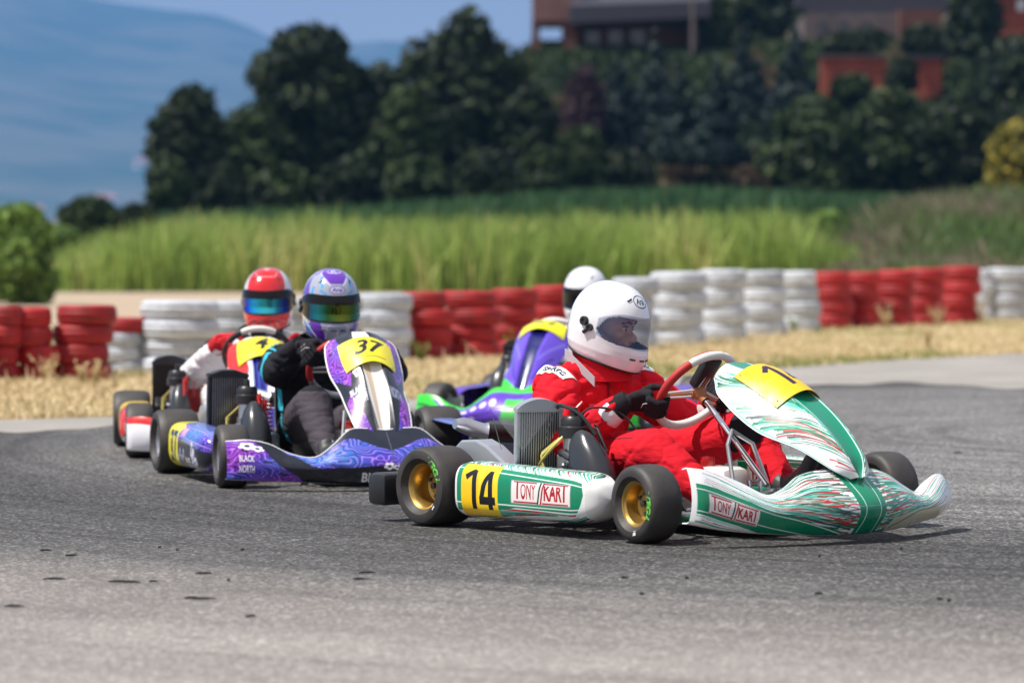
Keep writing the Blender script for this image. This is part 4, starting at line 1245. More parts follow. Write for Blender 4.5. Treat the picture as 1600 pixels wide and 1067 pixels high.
def livery_tony():
    c = Canvas(900, 420, (.95, .96, .95))                                   # side pod
    streaks(c, 60, lambda t: (.98 * t, .97), lambda t: (.98 * t + .16, .66), 1, .012, .028, wav=.01)
    streaks(c, 34, lambda t: (.90 - .6 * t, .36 - .05 * t), lambda t: (.10 + .0 * t, .42 - .38 * t), 2, .012, .03, wav=.01)
    streaks(c, 22, lambda t: (.92, .34 - .2 * t), lambda t: (.30, .05 + .1 * t), 3, .012, .028, wav=.01)
    gp_ = [(.0, .68), (.90, .68), (.915, .5), (.89, .40), (.30, .40), (.0, .28)]
    c.poly([(.0, .84), (.10, .82), (.28, .75), (.90, .66), (.915, .52), (.88, .39), (.45, .41), (.30, .36), (0.0, .33)], GREEN)
    c.line([(0, .71), (.30, .675), (.905, .60)], .013, WHITE); c.line([(0, .43), (.30, .435), (.895, .425)], .013, WHITE)
    c.poly([(.0, .0), (.02, .0), (.02, 1), (.0, 1)], WHITE)
    c.poly([(.925, 0), (1, 0), (1, 1), (.925, 1)], (.90, .90, .89))
    tony_box(c, .42, .450, .845, .600, -.0)
    c.rect(.055, .225, .325, .80, YEL); c.rect(.18, .225, .325, .80, (1.0, .85, .12))
    num14(c, .085, .36, .305, .68, (.04, .04, .05))
    pod_i = c.image('tony_pod')
    c = Canvas(1600, 420, (.95, .96, .96))                                  # spoiler
    for sgn in (1, -1):
        X = (lambda q: q) if sgn > 0 else (lambda q: 1 - q)
        streaks(c, 52, lambda t: (X(.455), .02 + .98 * t), lambda t: (X(.165 + .02 * t), .30 + .72 * t), 11 + sgn, .012, .028, cols=[GREEN, GREEN, TEAL, GREEN, RED, (.3, .32, .33)], wav=.02)
        streaks(c, 24, lambda t: (X(.452), .0 + .5 * t), lambda t: (X(.02), .60 + .40 * t), 21 + sgn, .010, .024, wav=.03)
        streaks(c, 26, lambda t: (X(.460), .0 + 1.0 * t), lambda t: (X(.34), .0 + 1.0 * t), 31 + sgn, .008, .02, cols=[(.35, .36, .36), RED, GREEN], wav=.02)
    # green wedge low on the side, with the name box
    c.poly([(.0, .68), (.13, .57), (.25, .36), (.43, .02), (.43, -.1), (0, -.1)], GREEN)
    c.line([(.0, .60), (.16, .45), (.42, .06)], .014, WHITE); c.line([(.0, .26), (.15, .20), (.36, .0)], .014, WHITE)
    c.poly([(.0, .22), (.10, .14), (.20, .0), (0, 0)], WHITE)
    streaks(c, 6, lambda t: (.0, .20 - .12 * t), lambda t: (.14, .10 - .08 * t), 41, .006, .014, wav=.01)
    tony_box(c, .025, .24, .150, .55, -.085)
    c.poly([(.57, -.1), (.60, .25), (.80, .42), (.93, .30), (.93, .0), (.93, -.1)], (.80, .78, .68))
    c.line([(.60, .1), (.75, .35), (.93, .45)], .02, GREEN)
    c.poly([(.455, 0), (.545, 0), (.56, 1), (.44, 1)], GREEN)
    c.line([(.470, 0), (.472, .45), (.462, 1)], .012, (.8, .95, .92)); c.line([(.530, 0), (.528, .45), (.538, 1)], .012, (.8, .95, .92))
    c.line([(.40, .45), (.60, .45)], .006, (.5, .7, .65))
    c.rect(0, 0, .006, 1, WHITE)
    sp_i = c.image('tony_spoiler')
    c = Canvas(700, 900, (.95, .96, .96))                                   # front panel, v runs down
    for sgn in (1, -1):
        X = (lambda q: q) if sgn > 0 else (lambda q: 1 - q)
        streaks(c, 44, lambda t: (X(.02), .0 + .72 * t), lambda t: (X(.36 + .02 * t), .50 + .48 * t), 51 + sgn, .006, .017, wav=.012)
        streaks(c, 14, lambda t: (X(.05 + .2 * t), .0 + .1 * t), lambda t: (X(.35), .55 + .36 * t), 55 + sgn, .005, .014, wav=.012)
        streaks(c, 14, lambda t: (X(.08), .45 + .5 * t), lambda t: (X(.38), .92 + .08 * t), 61 + sgn, .005, .012, cols=[RED, RED, GREEN, TEAL], wav=.010)
        c.line([(X(.012), 0), (X(.012), 1)], .006, TEAL)
    streaks(c, 12, lambda t: (.36, .1 + .6 * t), lambda t: (.30, .4 + .6 * t), 71, .008, .016, cols=[GREEN, TEAL]); streaks(c, 12, lambda t: (.64, .1 + .6 * t), lambda t: (.70, .4 + .6 * t), 72, .008, .016, cols=[GREEN, TEAL])
    c.poly([(.325, 0), (.675, 0), (.675, 1), (.325, 1)], (.0, .55, .41))
    c.line([(.345, 0), (.345, 1)], .012, (.85, 1, .97)); c.line([(.655, 0), (.655, 1)], .012, (.85, 1, .97))
    na_i = c.image('tony_panel')
    c = Canvas(420, 360, (.98, .74, .03)); num14(c, .27, .18, .80, .84, (.13, .10, .20), .085)
    pl_i = c.image('plate_14')
    return pod_i, sp_i, na_i, pl_i

def flower(c, x, y, s, col=(1, 1, 1), asp=1.0):
    for k in range(5):
        a = R(90 + 72 * k + 36)
        c.ellipse(x + math.cos(a) * s * .55 * asp, y + math.sin(a) * s * .55, s * .36 * asp, s * .36, col, n=14)
    c.ellipse(x, y, s * .3 * asp, s * .3, (.25, .28, .4), n=12)

def livery_topo():
    c = topo(1400, 400, 3, fx=12, fy=4)                                     # spoiler
    c.poly([(.03, 1.0), (.14, 1.0), (.20, .80), (.27, .60), (.20, .86), (.12, .90), (.05, .96)], NAVY)
    c.poly([(.06, 1.0), (.20, .86), (.28, .38), (.36, .36), (.5, .40), (.64, .36), (.72, .38), (.80, .86), (.94, 1), (1, 1), (1, 0), (.20, 0), (.19, .12), (.15, .40), (.10, .80)], NAVY)
    m0 = topo(1400, 400, 3, fx=12, fy=4)
    def repaint(P):
        r = c.mask([c._px(p) for p in P])
        if r:
            sl, ins = r; c.a[sl][ins] = m0.a[sl][ins]
    repaint([(.24, .56), (.29, .70), (.34, .84), (.38, .70), (.46, .56), (.5, .53), (.54, .56), (.62, .70), (.68, .80), (.76, .60), (.76, .50), (.66, .46), (.5, .44), (.40, .44), (.33, .42), (.28, .44)])
    c.poly([(.22, .93), (.26, 1), (.74, 1), (.78, .93), (.66, .86), (.54, .66), (.5, .62), (.46, .66), (.34, .88)], NAVY)
    repaint([(.0, .0), (.235, 0), (.20, .22), (.15, .44), (.10, .80), (.05, 1.0), (0, 1)])
    c.line([(.5, .44), (.5, .9)], .012, (.3, .32, .36))
    c.text('BLACK', .400, .10, .510, .28, (.92, .93, .95), bold=.03, warp=lambda x, y: (x, y))
    flower(c, .485, .38, .07, asp=.3); flower(c, .51, .36, .05, asp=.3)
    c.text('BLACK', .030, .46, .075, .60, WHITE, bold=.03); c.text('NORTH', .030, .22, .075, .38, WHITE, bold=.03)
    flower(c, .055, .80, .10, asp=.3); flower(c, .085, .76, .08, asp=.3)
    sp_i = c.image('topo_spoiler')
    c = topo(800, 360, 8, fx=9, fy=4)                                       # pod
    c.poly([(.24, .56), (1, .50), (1, .24), (.24, .22)], NAVY)
    c.poly([(.0, 1), (1, 1), (1, .80), (.5, .83), (.0, .82)], (.40, .48, .78))
    c.line([(.24, .60), (1, .55)], .014, (.75, .6, .85)); c.line([(.2, .80), (1, .78)], .01, (.8, .65, .9))
    c.rect(.38, .60, .50, .76, (.85, .62, .75))
    c.poly([(.0, 1), (.12, .90), (.38, .76), (.31, .56), (.32, .06), (.0, 0)], (.93, .88, .10))
    c.text('37', .09, .32, .29, .66, (.03, .03, .05), bold=.05, shear=.0)
    c.rect(.08, .17, .28, .20, (.3, .28, .1))
    c.text('BLACK', .54, .36, .66, .44, WHITE, bold=.03); c.text('NORTH', .55, .27, .66, .34, WHITE, bold=.03)
    for k in range(5): flower(c, .72 + .05 * (k % 3), .50 - .05 * k, .08, (.85, .86, .95), asp=.45)
    for k in range(4): flower(c, .33 + .05 * k, .42 + .04 * (k % 2), .05, (.65, .68, .8), asp=.45)
    pod_i = c.image('topo_pod')
    c = Canvas(700, 900, NAVY)                                              # front panel; v = 0 top, so flip lettering
    m0 = topo(700, 900, 5, fx=6, fy=9)
    def rp(P):
        for q in (P, [(1 - x, y) for x, y in P]):
            r = c.mask([c._px(p) for p in q])
            if r: sl, ins = r; c.a[sl][ins] = m0.a[sl][ins]
    rp([(.0, .03), (.12, .03), (.19, .2), (.22, .42), (.14, .55), (.08, .50), (0, .42)])
    rp([(.03, .66), (.12, .60), (.22, .80), (.28, 1), (.10, 1), (.02, .9)])
    c.poly([(.38, 0), (.62, 0), (.645, .42), (.66, .65), (.57, 1), (.43, 1), (.34, .65), (.355, .42)], (.93, .92, .90))
    c.poly([(.37, .42), (.48, .42), (.47, .9), (.44, .9)], (.80, .72, .62))
    c.text('BLACK', .10, .58, .31, .63, (.9, .9, .95), bold=.03, warp=lambda x, y: (x, 1.21 - y + (x - .1) * -.0))
    c.text('NORTH', .12, .64, .31, .70, (.9, .9, .95), bold=.03, warp=lambda x, y: (x, 1.34 - y))
    c.text('NORTH', .70, .60, .88, .68, (.7, .72, .85), bold=.03, warp=lambda x, y: (x, 1.28 - y))
    flower(c, .26, .48, .045, asp=1.2)
    na_i = c.image('topo_panel')
    c = Canvas(420, 300, (.96, .90, .15))
    c.text('37', .22, .30, .86, .84, (.05, .07, .09), bold=.03, shear=.35); c.rect(.25, .16, .8, .185, (.15, .2, .15))
    pl_i = c.image('plate_37')
    return pod_i, sp_i, na_i, pl_i

def livery_four():
    c = Canvas(800, 360, (.90, .90, .90))
    c.poly([(.0, 0), (.38, 0), (.42, 1), (0, 1)], (.93, .80, .08)); c.text('4', .10, .35, .24, .66, (.03, .03, .05), bold=.04)
    c.poly([(.40, .30), (.95, .40), (.95, 1), (.42, 1)], (.85, .08, .05)); c.line([(.42, .28), (.95, .38)], .03, (.2, .2, .3))
    pod_i = c.image('four_pod')
    c = Canvas(900, 360, (.90, .90, .92))
    c.poly([(.14, .6), (.2, .5), (.5, .3), (.8, .5), (.86, .6), (.86, 1), (.14, 1)], (.10, .16, .52)); c.poly([(.0, .75), (.12, .7), (.12, 1), (0, 1)], (.8, .1, .1))
    c.line([(.14, .55), (.5, .22), (.86, .55)], .04, (.8, .1, .1))
    sp_i = c.image('four_spoiler')
    c = Canvas(500, 700, (.90, .90, .94))
    for X in ((lambda q: q), (lambda q: 1 - q)):
        c.poly([(X(0), .0), (X(.20), 0), (X(.28), .50), (X(.22), .62), (X(.1), .62), (X(0), .3)], (.80, .16, .14))
        c.line([(X(.30), .0), (X(.34), 1)], .02, (.75, .80, .92))
    c.poly([(.35, 0), (.65, 0), (.66, 1), (.34, 1)], (.07, .10, .50))
    c.line([(.42, .3), (.44, 1)], .03, (.25, .30, .72))
    na_i = c.image('four_panel')
    c = Canvas(420, 300, (.95, .88, .12)); c.text('4', .36, .25, .68, .85, (.04, .05, .08), bold=.03, shear=.35)
    return pod_i, sp_i, na_i, c.image('plate_4')

def livery_green():
    PU, LG = (.36, .20, .72), (.22, .82, .22)
    c = Canvas(800, 360, PU); c.poly([(0, 0), (1, 0), (1, .3), (0, .5)], LG); c.line([(.1, .7), (.9, .6)], .05, (.1, .08, .3)); pod_i = c.image('green_pod')
    c = Canvas(1000, 360, PU)
    c.poly([(0, 0), (.25, .0), (.18, .55), (.06, .9), (0, 1)], LG); c.poly([(1, 0), (.75, .0), (.82, .55), (.94, .9), (1, 1)], LG)
    c.line([(0, .93), (.18, .9), (.32, .93), (.5, .93), (.68, .93), (.82, .9), (1, .93)], .2, LG)
    c.line([(.02, .62), (.12, .55), (.22, .66)], .05, (.05, .08, .2)); c.line([(.98, .62), (.88, .55), (.78, .66)], .05, (.05, .08, .2))
    c.poly([(.44, 0), (.56, 0), (.54, .7), (.46, .7)], LG)
    for k in range(4): c.ellipse(.265 + .045 * k, .60 + .012 * k, .017, .07, (.88, .85, .95), n=16)
    c.ellipse(.30, .30, .02, .05, (.85, .8, .95), n=14)
    c.line([(.2, .3), (.4, .45)], .03, (.15, .08, .35)); c.line([(.24, .15), (.42, .3)], .03, (.15, .08, .35))
    sp_i = c.image('green_spoiler')
    c = Canvas(500, 700, (.40, .28, .80))
    for X in ((lambda q: q), (lambda q: 1 - q)):
        c.poly([(X(0), .72), (X(.36), .86), (X(.38), 1), (X(0), 1)], LG)
        c.line([(X(.05), .3), (X(.3), .6)], .03, (.50, .42, .88)); c.line([(X(.08), .5), (X(.3), .78)], .025, (.26, .14, .60))
        c.poly([(X(.0), 0), (X(.3), 0), (X(.05), .16)], (.16, .14, .48))
    c.poly([(.34, 0), (.66, 0), (.62, 1), (.38, 1)], (.03, .04, .38))
    na_i = c.image('green_panel')
    c = Canvas(420, 300, (.92, .90, .10)); c.text('43', .25, .36, .78, .82, (.25, .28, .12), bold=.02, shear=.3)
    return pod_i, sp_i, na_i, c.image('plate_43')

green_frame = mat('green_frame_paint', (.0, .16, .09), .3, coat=.5)
black_frame = mat('black_frame_paint', (.02, .02, .022), .35, coat=.3)
red_frame = mat('red_frame_paint', (.35, .02, .02), .3, coat=.4)
trim_white = mat('white_edge_trim', (.8, .8, .82), .4)

# kart 14, in front
K14 = make_kart('go_kart', 'white and green go-kart with streaks and number 14, nearest to the camera', .189, 12.53, 48.7)
pi, si, ni, qi = livery_tony()
kart_common(K14, 'tony', gold, green_frame, R(-8))
pod(K14, pi, -1); pod(K14, pi, 1)
spoiler(K14, si, SP14, .062)
nassau(K14, ni, NAS_SPINE, NAS_WING, qi, (.16, .50), .33, .026)
steering(K14, 'tony', 8)
r_ = radiator(K14, (.335, -.425, .300), .165, .245, R(-4), alu_paint, True, False, 16, R(-26))
g = MB().add([(.02, .06, .13), (.02, -.10, .13), (.10, -.20, .13), (.02, -.06, -.03)], [(0, 1, 2, 3)]); g.build('clear_shield', clear, r_, solid=.002)
MB().tube([(.022, .06, .13), (.022, .02, .03), (.022, .03, -.0)], .0015, 5).tube([(.022, -.10, .125), (.06, -.19, .125), (.03, -.14, -.02)], .0015, 5).build('shield_rod', finm, r_)
engine(K14); airbox(K14, (.64, -.425, .055), .295, .150, .05); silencer(K14); chain_guard(K14, alu_paint)

for P_, r__, m_ in (([(.36, -.36, .40), (.42, -.40, .43), (.50, -.38, .40), (.56, -.36, .33)], .007, blackp), ([(.30, -.36, .18), (.36, -.44, .22), (.44, -.46, .28), (.47, -.42, .33)], .006, hose_y),
                     ([(.47, -.385, .36), (.50, -.33, .42), (.56, -.24, .40), (.62, -.18, .30)], .004, blackp), ([(.22, -.40, .20), (.15, -.36, .26), (.10, -.30, .30), (.16, -.22, .33)], .009, blackp),
                     ([(.42, -.38, .25), (.46, -.43, .27), (.52, -.44, .25)], .012, bolt), ([(.40, -.34, .36), (.44, -.36, .40), (.46, -.33, .44)], .006, redcap)):
    Q_ = [Vector(spl([(i / (len(P_) - 1),) + p for i, p in enumerate(P_)], t_ / 14)) for t_ in range(15)]
    MB().tube(Q_, r__, 8).build('hose', m_, K14)

# kart 37
K37 = make_kart('go_kart', 'purple and black go-kart with white map lines and yellow number 37 plate', -.905, 15.31, 73)
pi, si, ni, qi = livery_topo()
kart_common(K37, 'red', silver, black_frame, R(-4), lettering=None)
pod(K37, pi, -1); pod(K37, pi, 1)
spoiler(K37, si, SP37, .0, trim_white)
nassau(K37, ni, NAS_SPINE37, NAS_WING37, qi, (.19, .45), .36, .030, trim_white)
steering(K37, 'red', 10)
radiator(K37, (.30, -.43, .32), .175, .25, R(-4), rad_core, False, False, 14)
engine(K37, True); airbox(K37, (.62, -.375, .07), .265, .155, .03); silencer(K37, .30); chain_guard(K37, alu_paint)

# kart 4
K4 = make_kart('go_kart', 'blue, red and white go-kart with yellow number 4 plate, behind kart 37', -1.315, 17.4, 83)
pi, si, ni, qi = livery_four()
kart_common(K4, 'blue', silver, black_frame, R(-2), lettering=None)
pod(K4, pi, -1); pod(K4, pi, 1)
spoiler(K4, si, SP37, .0)
low = lambda rows, dz: [tuple(r[:-1]) + (r[-1] - dz * (1 - r[0] * .6),) for r in rows]
nassau(K4, ni, low(NAS_SPINE37, .065), low(NAS_WING37, .065), qi, (.10, .42), .36, .025)
steering(K4, 'blue', 0)
radiator(K4, (.16, -.41, .305), .175, .25, R(-4), rad_core, True, True, 12)
engine(K4, True); airbox(K4, (.55, -.37, .07), .265, .13, .03); silencer(K4, .32); chain_guard(K4, blackp)

# green kart
K43 = make_kart('go_kart', 'bright green and purple go-kart, farthest back behind the red driver', .50, 19.8, 110)
pi, si, ni, qi = livery_green()
kart_common(K43, 'purple', silver, black_frame, R(-6), lettering=None)
pod(K43, pi, -1); pod(K43, pi, 1)
spoiler(K43, si, SP37, .0)
nassau(K43, ni, low(NAS_SPINE37, .035), low(NAS_WING37, .035), qi, (.03, .27), .42, .025)
steering(K43, 'purple', 0)
radiator(K43, (.20, -.42, .33), .17, .24, R(-4), rad_core, True, True, 12)
engine(K43); airbox(K43, (.56, -.40, .13), .22, .14, .03); silencer(K43, .30); chain_guard(K43, blackp)

# ================================================================== DRIVERS
from mathutils import noise as mnoise
skin = mat('skin', (.74, .42, .31), .5)
darkhair = mat('dark_brow', (.03, .018, .012), .7)
eyew = mat('eye_white', (.75, .72, .70), .3)
padm = mat('helmet_lining', (.035, .037, .045), .9)
visor_clear = mat('lightly_tinted_visor', (.10, .17, .32), .04, alpha=.20, coat=.15, spec=.3)
visor_black = mat('black_visor', (.006, .006, .007), .12, spec=.35)
trimb = mat('black_rubber_trim', (.02, .02, .022), .5)

def suit_mat(name, col, col2, rough=.62):
    m = mat(name, col, .85, spec=.18, noise=(5, .25), col2=col2)
    t = m.node_tree; b = t.nodes['Principled BSDF']
    tc = t.nodes.new('ShaderNodeTexCoord')
    mpg = t.nodes.new('ShaderNodeMapping'); mpg.inputs['Scale'].default_value = (.6, .7, 1.5); mpg.inputs['Rotation'].default_value = (.3, .5, 0); t.links.new(tc.outputs['Object'], mpg.inputs[0])
    a = noise(t, mpg.outputs[0], 15, 2, .5); c = noise(t, tc.outputs['Object'], 320, 2)
    h = mth(t, 'ADD', mth(t, 'ABSOLUTE', mth(t, 'SUBTRACT', a, .5)), mth(t, 'MULTIPLY', c, .05))
    bp = t.nodes.new('ShaderNodeBump'); bp.inputs['Strength'].default_value = .55; bp.inputs['Distance'].default_value = .022
    t.links.new(h, bp.inputs['Height']); t.links.new(bp.outputs[0], b.inputs['Normal'])
    return m

def visor_mirror(name, stops, vert=False):
    m, t, b, N, L = shader(name)
    uv = N('ShaderNodeUVMap'); uv.uv_map = 'uv'
    sx = N('ShaderNodeSeparateXYZ'); L(uv.outputs[0], sx.inputs[0])
    c = ramp(t, sx.outputs[0], stops); L(c, b.inputs['Base Color'])
    b.inputs['Metallic'].default_value = .75; b.inputs['Roughness'].default_value = .08
    return m

def bake(mb, name, mats, parent, voxel, smooth=6, wr=0.0, seed=0, mfn=None):
    o = mb.build(name, mats[0], None, smooth=True)
    md = o.modifiers.new('r', 'REMESH'); md.mode = 'VOXEL'; md.voxel_size = voxel
    md = o.modifiers.new('s', 'SMOOTH'); md.iterations = smooth; md.factor = .5
    dg = bpy.context.evaluated_depsgraph_get(); dg.update()
    me = bpy.data.meshes.new_from_object(o.evaluated_get(dg))
    old = o.data; bpy.data.objects.remove(o); bpy.data.meshes.remove(old)
    me.name = name
    n = len(me.vertices)
    if wr:
        co = np.empty(n * 3, np.float32); me.vertices.foreach_get('co', co); co = co.reshape(-1, 3)
        nr = np.empty(n * 3, np.float32); me.vertices.foreach_get('normal', nr); nr = nr.reshape(-1, 3)
        d = np.empty(n)
        for i in range(n):
            p = co[i]
            warp = mnoise.noise(Vector((p[0] * 7 + seed, p[1] * 7, p[2] * 7)))
            a = mnoise.noise(Vector((p[0] * 3.5 + p[2] * 3 + seed + warp * .7, p[1] * 5, p[2] * 10 - p[0] * 4 + warp * .7)))
            b = mnoise.noise(Vector((p[0] * 9 - p[2] * 8 + seed, p[1] * 8, p[2] * 14 + p[0] * 6 + warp)))
            d[i] = .25 - (1 - min(abs(a) / .22, 1)) ** 1.6 - .75 * (1 - min(abs(b) / .16, 1)) ** 1.6 + .7 * warp
        leg = np.clip((co[:, 0] - .34) / .12, 0, 1) * np.clip((.42 - co[:, 2]) / .06, 0, 1)
        co += nr * (d * wr * (1 - .62 * leg))[:, None]
        me.vertices.foreach_set('co', co.ravel().astype(np.float32))
    me.materials.clear()
    for x in mats: me.materials.append(x)
    if mfn:
        for p in me.polygons: p.material_index = mfn(p.center, p.normal)
    me.polygons.foreach_set('use_smooth', [True] * len(me.polygons)); me.update()
    r = bpy.data.objects.new(name, me); COL.objects.link(r)
    if parent: r.parent = parent
    return r

def loft(mb, rings, n=20):
    V = []; Fc = []
    for c, ry, rx in rings:
        for k in range(n):
            a = 2 * PI * k / n; ca, sa = math.cos(a), math.sin(a)
            V.append((c[0] + rx * abs(ca) ** .85 * (1 if ca > 0 else -1), c[1] + ry * abs(sa) ** .85 * (1 if sa > 0 else -1), c[2]))
    N_ = len(rings)
    for i in range(N_ - 1):
        for k in range(n): Fc.append((i * n + k, i * n + (k + 1) % n, (i + 1) * n + (k + 1) % n, (i + 1) * n + k))
    Fc.append(tuple(range(n))[::-1]); Fc.append(tuple((N_ - 1) * n + k for k in range(n)))
    mb.add(V, Fc)
def limb(mb, pts, rs, n=14):
    P = []; Rr = []
    for i in range(len(pts) - 1):
        a, b = Vector(pts[i]), Vector(pts[i + 1])
        for k in range(6):
            q = k / 6; P.append(a.lerp(b, q)); Rr.append(rs[i] + (rs[i + 1] - rs[i]) * q)
    P.append(Vector(pts[-1])); Rr.append(rs[-1])
    mb.tube(P, Rr, n)
    for p, r in zip(pts, rs): mb.sphere(p, r, 14)

def helm_fn(scale=1.0, a_f=.150, a_b=.142, b=.124, top=.150):
    def fn(az, v):
        """az in degrees from straight ahead, v 0 bottom .. .5 brow level .. 1 crown"""
        A = R(az); ca, sa = math.cos(A), math.sin(A)
        fr = max(0, ca)
        if v >= .5:
            el = (v - .5) * PI; s = max(math.cos(el), 0) ** .86; z = top * math.sin(el) ** 1.0
        else:
            q = 1 - v * 2                          # 0 at brow level, 1 at the lower edge
            bot = .110 + .043 * (ca * .5 + .5)
            s = float(np.interp(q, [0, .35, .7, .9, .97, 1], [1.0, 1.0, .965, .90, .86, .80]))
            z = -bot * min(q, .985)
        a = a_f if ca > 0 else a_b
        e = 2 / 2.2
        x = a * s * abs(ca) ** e * (1 if ca > 0 else -1); y = b * s * abs(sa) ** e * (1 if sa > 0 else -1)
        if v < .5:
            q = 1 - v * 2; k = max(0, 1 - abs(az) / 75) ** .6 * min(1, max(0, (q - .25) / .3))
            x += .022 * k; 
        return Vector((x, y, z)) * scale
    return fn

def helmet(parent, c, rot, img=None, col_m=None, port=False, visor=None, vz=(.27, .60), vaz=96, win=None, peak=None):
    root = empty('helmet', parent, c); root.rotation_euler = rot
    fn = helm_fn()
    pz = (.305, .585)
    def keep(u, v):
        if not port: return True
        az = abs(u * 360 - 180)
        if az > 84: return True
        m = (pz[0] + pz[1]) / 2; hv = (pz[1] - pz[0]) / 2 * (1 if az < 56 else math.sqrt(max(0, 1 - ((az - 56) / 28) ** 2)))
        m += .00 * az
        return not (abs(v - m) < hv)
    g = MB().grid(lambda u, v: fn(u * 360 - 180, v), 144, 90, keep=keep)
    sh = g.build('helmet_shell', [img if img else col_m, padm], root, smooth=True)
    md = sh.modifiers.new('s', 'SOLIDIFY'); md.thickness = .012; md.offset = -1 if port else -1; md.material_offset = 1; md.use_rim = True; md.material_offset_rim = 1
    P = [fn(k * 10, .012) * 1.004 for k in range(36)]
    MB().tube(P, .0055, 8, closed=True).build('lower_trim', trimb, root)
    f2 = helm_fn(1.018)
    def vf(u, v):
        az = (u * 2 - 1) * vaz
        k = abs(az) / vaz; sh_ = (1 - .45 * max(0, (k - .55) / .45) ** 1.8)
        m = (vz[0] + vz[1]) / 2 + .015 * k
        return f2(az, m + (v - .5) * (vz[1] - vz[0]) * sh_)
    MB().grid(vf, 48, 14).build('visor', visor, root, solid=.002)
    if win:
        f3 = helm_fn(1.026)
        def wf(u, v):
            az = (u * 2 - 1) * win[1]
            return f3(az, vz[0] + .03 + v * (vz[1] - vz[0] - .115))
        MB().grid(wf, 36, 10).build('visor_film', win[0], root, solid=.001)
    # vents and pivots
    for s in (-1, 1):
        a = s * 104
        p = fn(a, .50); n_ = Vector((p.x, p.y, 0)).normalized()
        q = n_.to_track_quat('Z', 'Y').to_matrix()
        MB().lathe([(.0, .005), (.008, .005), (.008, .009), (.016, .009), (.017, -.006)], p + n_ * .001, 'z', 20, 0, rot=q).build('side_vent', trimb, root)
        p2 = fn(s * 94, .43); n2 = Vector((p2.x, p2.y, 0)).normalized(); q2 = n2.to_track_quat('Z', 'Y').to_matrix()
        MB().lathe([(.0, .006), (.007, .006), (.007, .009), (.013, .009), (.014, -.006)], p2 + n2 * .001, 'z', 20, 0, rot=q2).tube([p2 + n2 * .006 + Vector((-.004, 0, -.006)), p2 + n2 * .004 + Vector((-.020, 0, -.022))], .007, 8).build('visor_pivot', trimb, root)
    for az_, v_ in ((-28, .17), (28, .17), (-8, .17), (8, .17)):
        MB().tube([fn(az_ + k, v_) * 1.006 for k in (-5, 0, 5)], .0035, 6).build('chin_vent', trimb, root)
    for az_, v_ in ((-40, .74), (40, .74)):
        MB().tube([fn(az_ + k, v_ + k * .003) * 1.006 for k in (-5, 0, 5)], .003, 6).build('brow_vent', trimb, root)
    return root, fn

def grip_hand(mb, phi, flip, elbow):
    p = rim_pt(phi); o = (p - SW_C).normalized(); n = SW_N; T = n.cross(o).normalized()
    if T.z < 0: T = -T
    D = lambda al, r: p + (o * math.cos(R(al)) + n * math.sin(R(al))) * r
    for k in range(4):
        s = (k - 1.5) * -.0215
        L_ = [1.0, 1.06, 1.0, .86][k]
        fr = .0105 - .0008 * (k == 3)
        pts = [D(48, .040) + T * s * .9, D(8, .036) + T * s, D(-48 * L_, .030) + T * s, D(-105 * L_, .028) + T * s * .95, D(-150 * L_, .029) + T * s * .9]
        limb(mb, pts, [.0125, fr + .0015, fr + .001, fr, fr - .001], 10)
        mb.sphere(D(12, .040) + T * s, .0125, 10)
    # palm, back of the hand, turned towards the forearm
    dE = (elbow - p).normalized(); dE = (dE + n * .35 + o * .15).normalized()
    pc = D(58, .048)
    for q in np.linspace(-1, 1, 6):
        mb.tube([D(50, .038) + T * q * .032, pc + T * q * .030 + dE * .018, pc + T * q * .024 + dE * .050], [.017, .018, .018], 10)
        mb.sphere(D(50, .038) + T * q * .032, .017, 10)
        mb.sphere(pc + T * q * .024 + dE * .050, .018, 10)
    # thumb leaves the side of the palm
    limb(mb, [D(76, .066) + T * .020, D(92, .048) + T * .044, D(128, .036) + T * .050, D(165, .031) + T * .040], [.015, .014, .012, .010], 10)
    w = pc + dE * .088
    mb.tube([pc + dE * .045, w], [.030, .030], 14)
    return w, dE, o, n, T, p

def decal(body, c, nrm, up, w, h, m, name, parent, nu=18, nv=10, off=.003, curve=None):
    bv = BVHTree.FromPolygons([v.co for v in body.data.vertices], [p.vertices[:] for p in body.data.polygons])
    nrm = Vector(nrm).normalized(); up = (Vector(up) - nrm * Vector(up).dot(nrm)).normalized(); rt = up.cross(nrm)
    def fn(u, v):
        bend = (curve or 0) * (1 - (2 * u - 1) ** 2)
        p = Vector(c) + rt * (u - .5) * w + up * ((v - .5) * h + bend)
        hit = bv.ray_cast(p + nrm * .25, -nrm, .6)
        if hit[0] is None:
            near = bv.find_nearest(p); return near[0] + near[1] * off
        return hit[0] + nrm * off * .6 + hit[1] * off * .6
    return MB().grid(fn, nu, nv).build(name, m, parent)

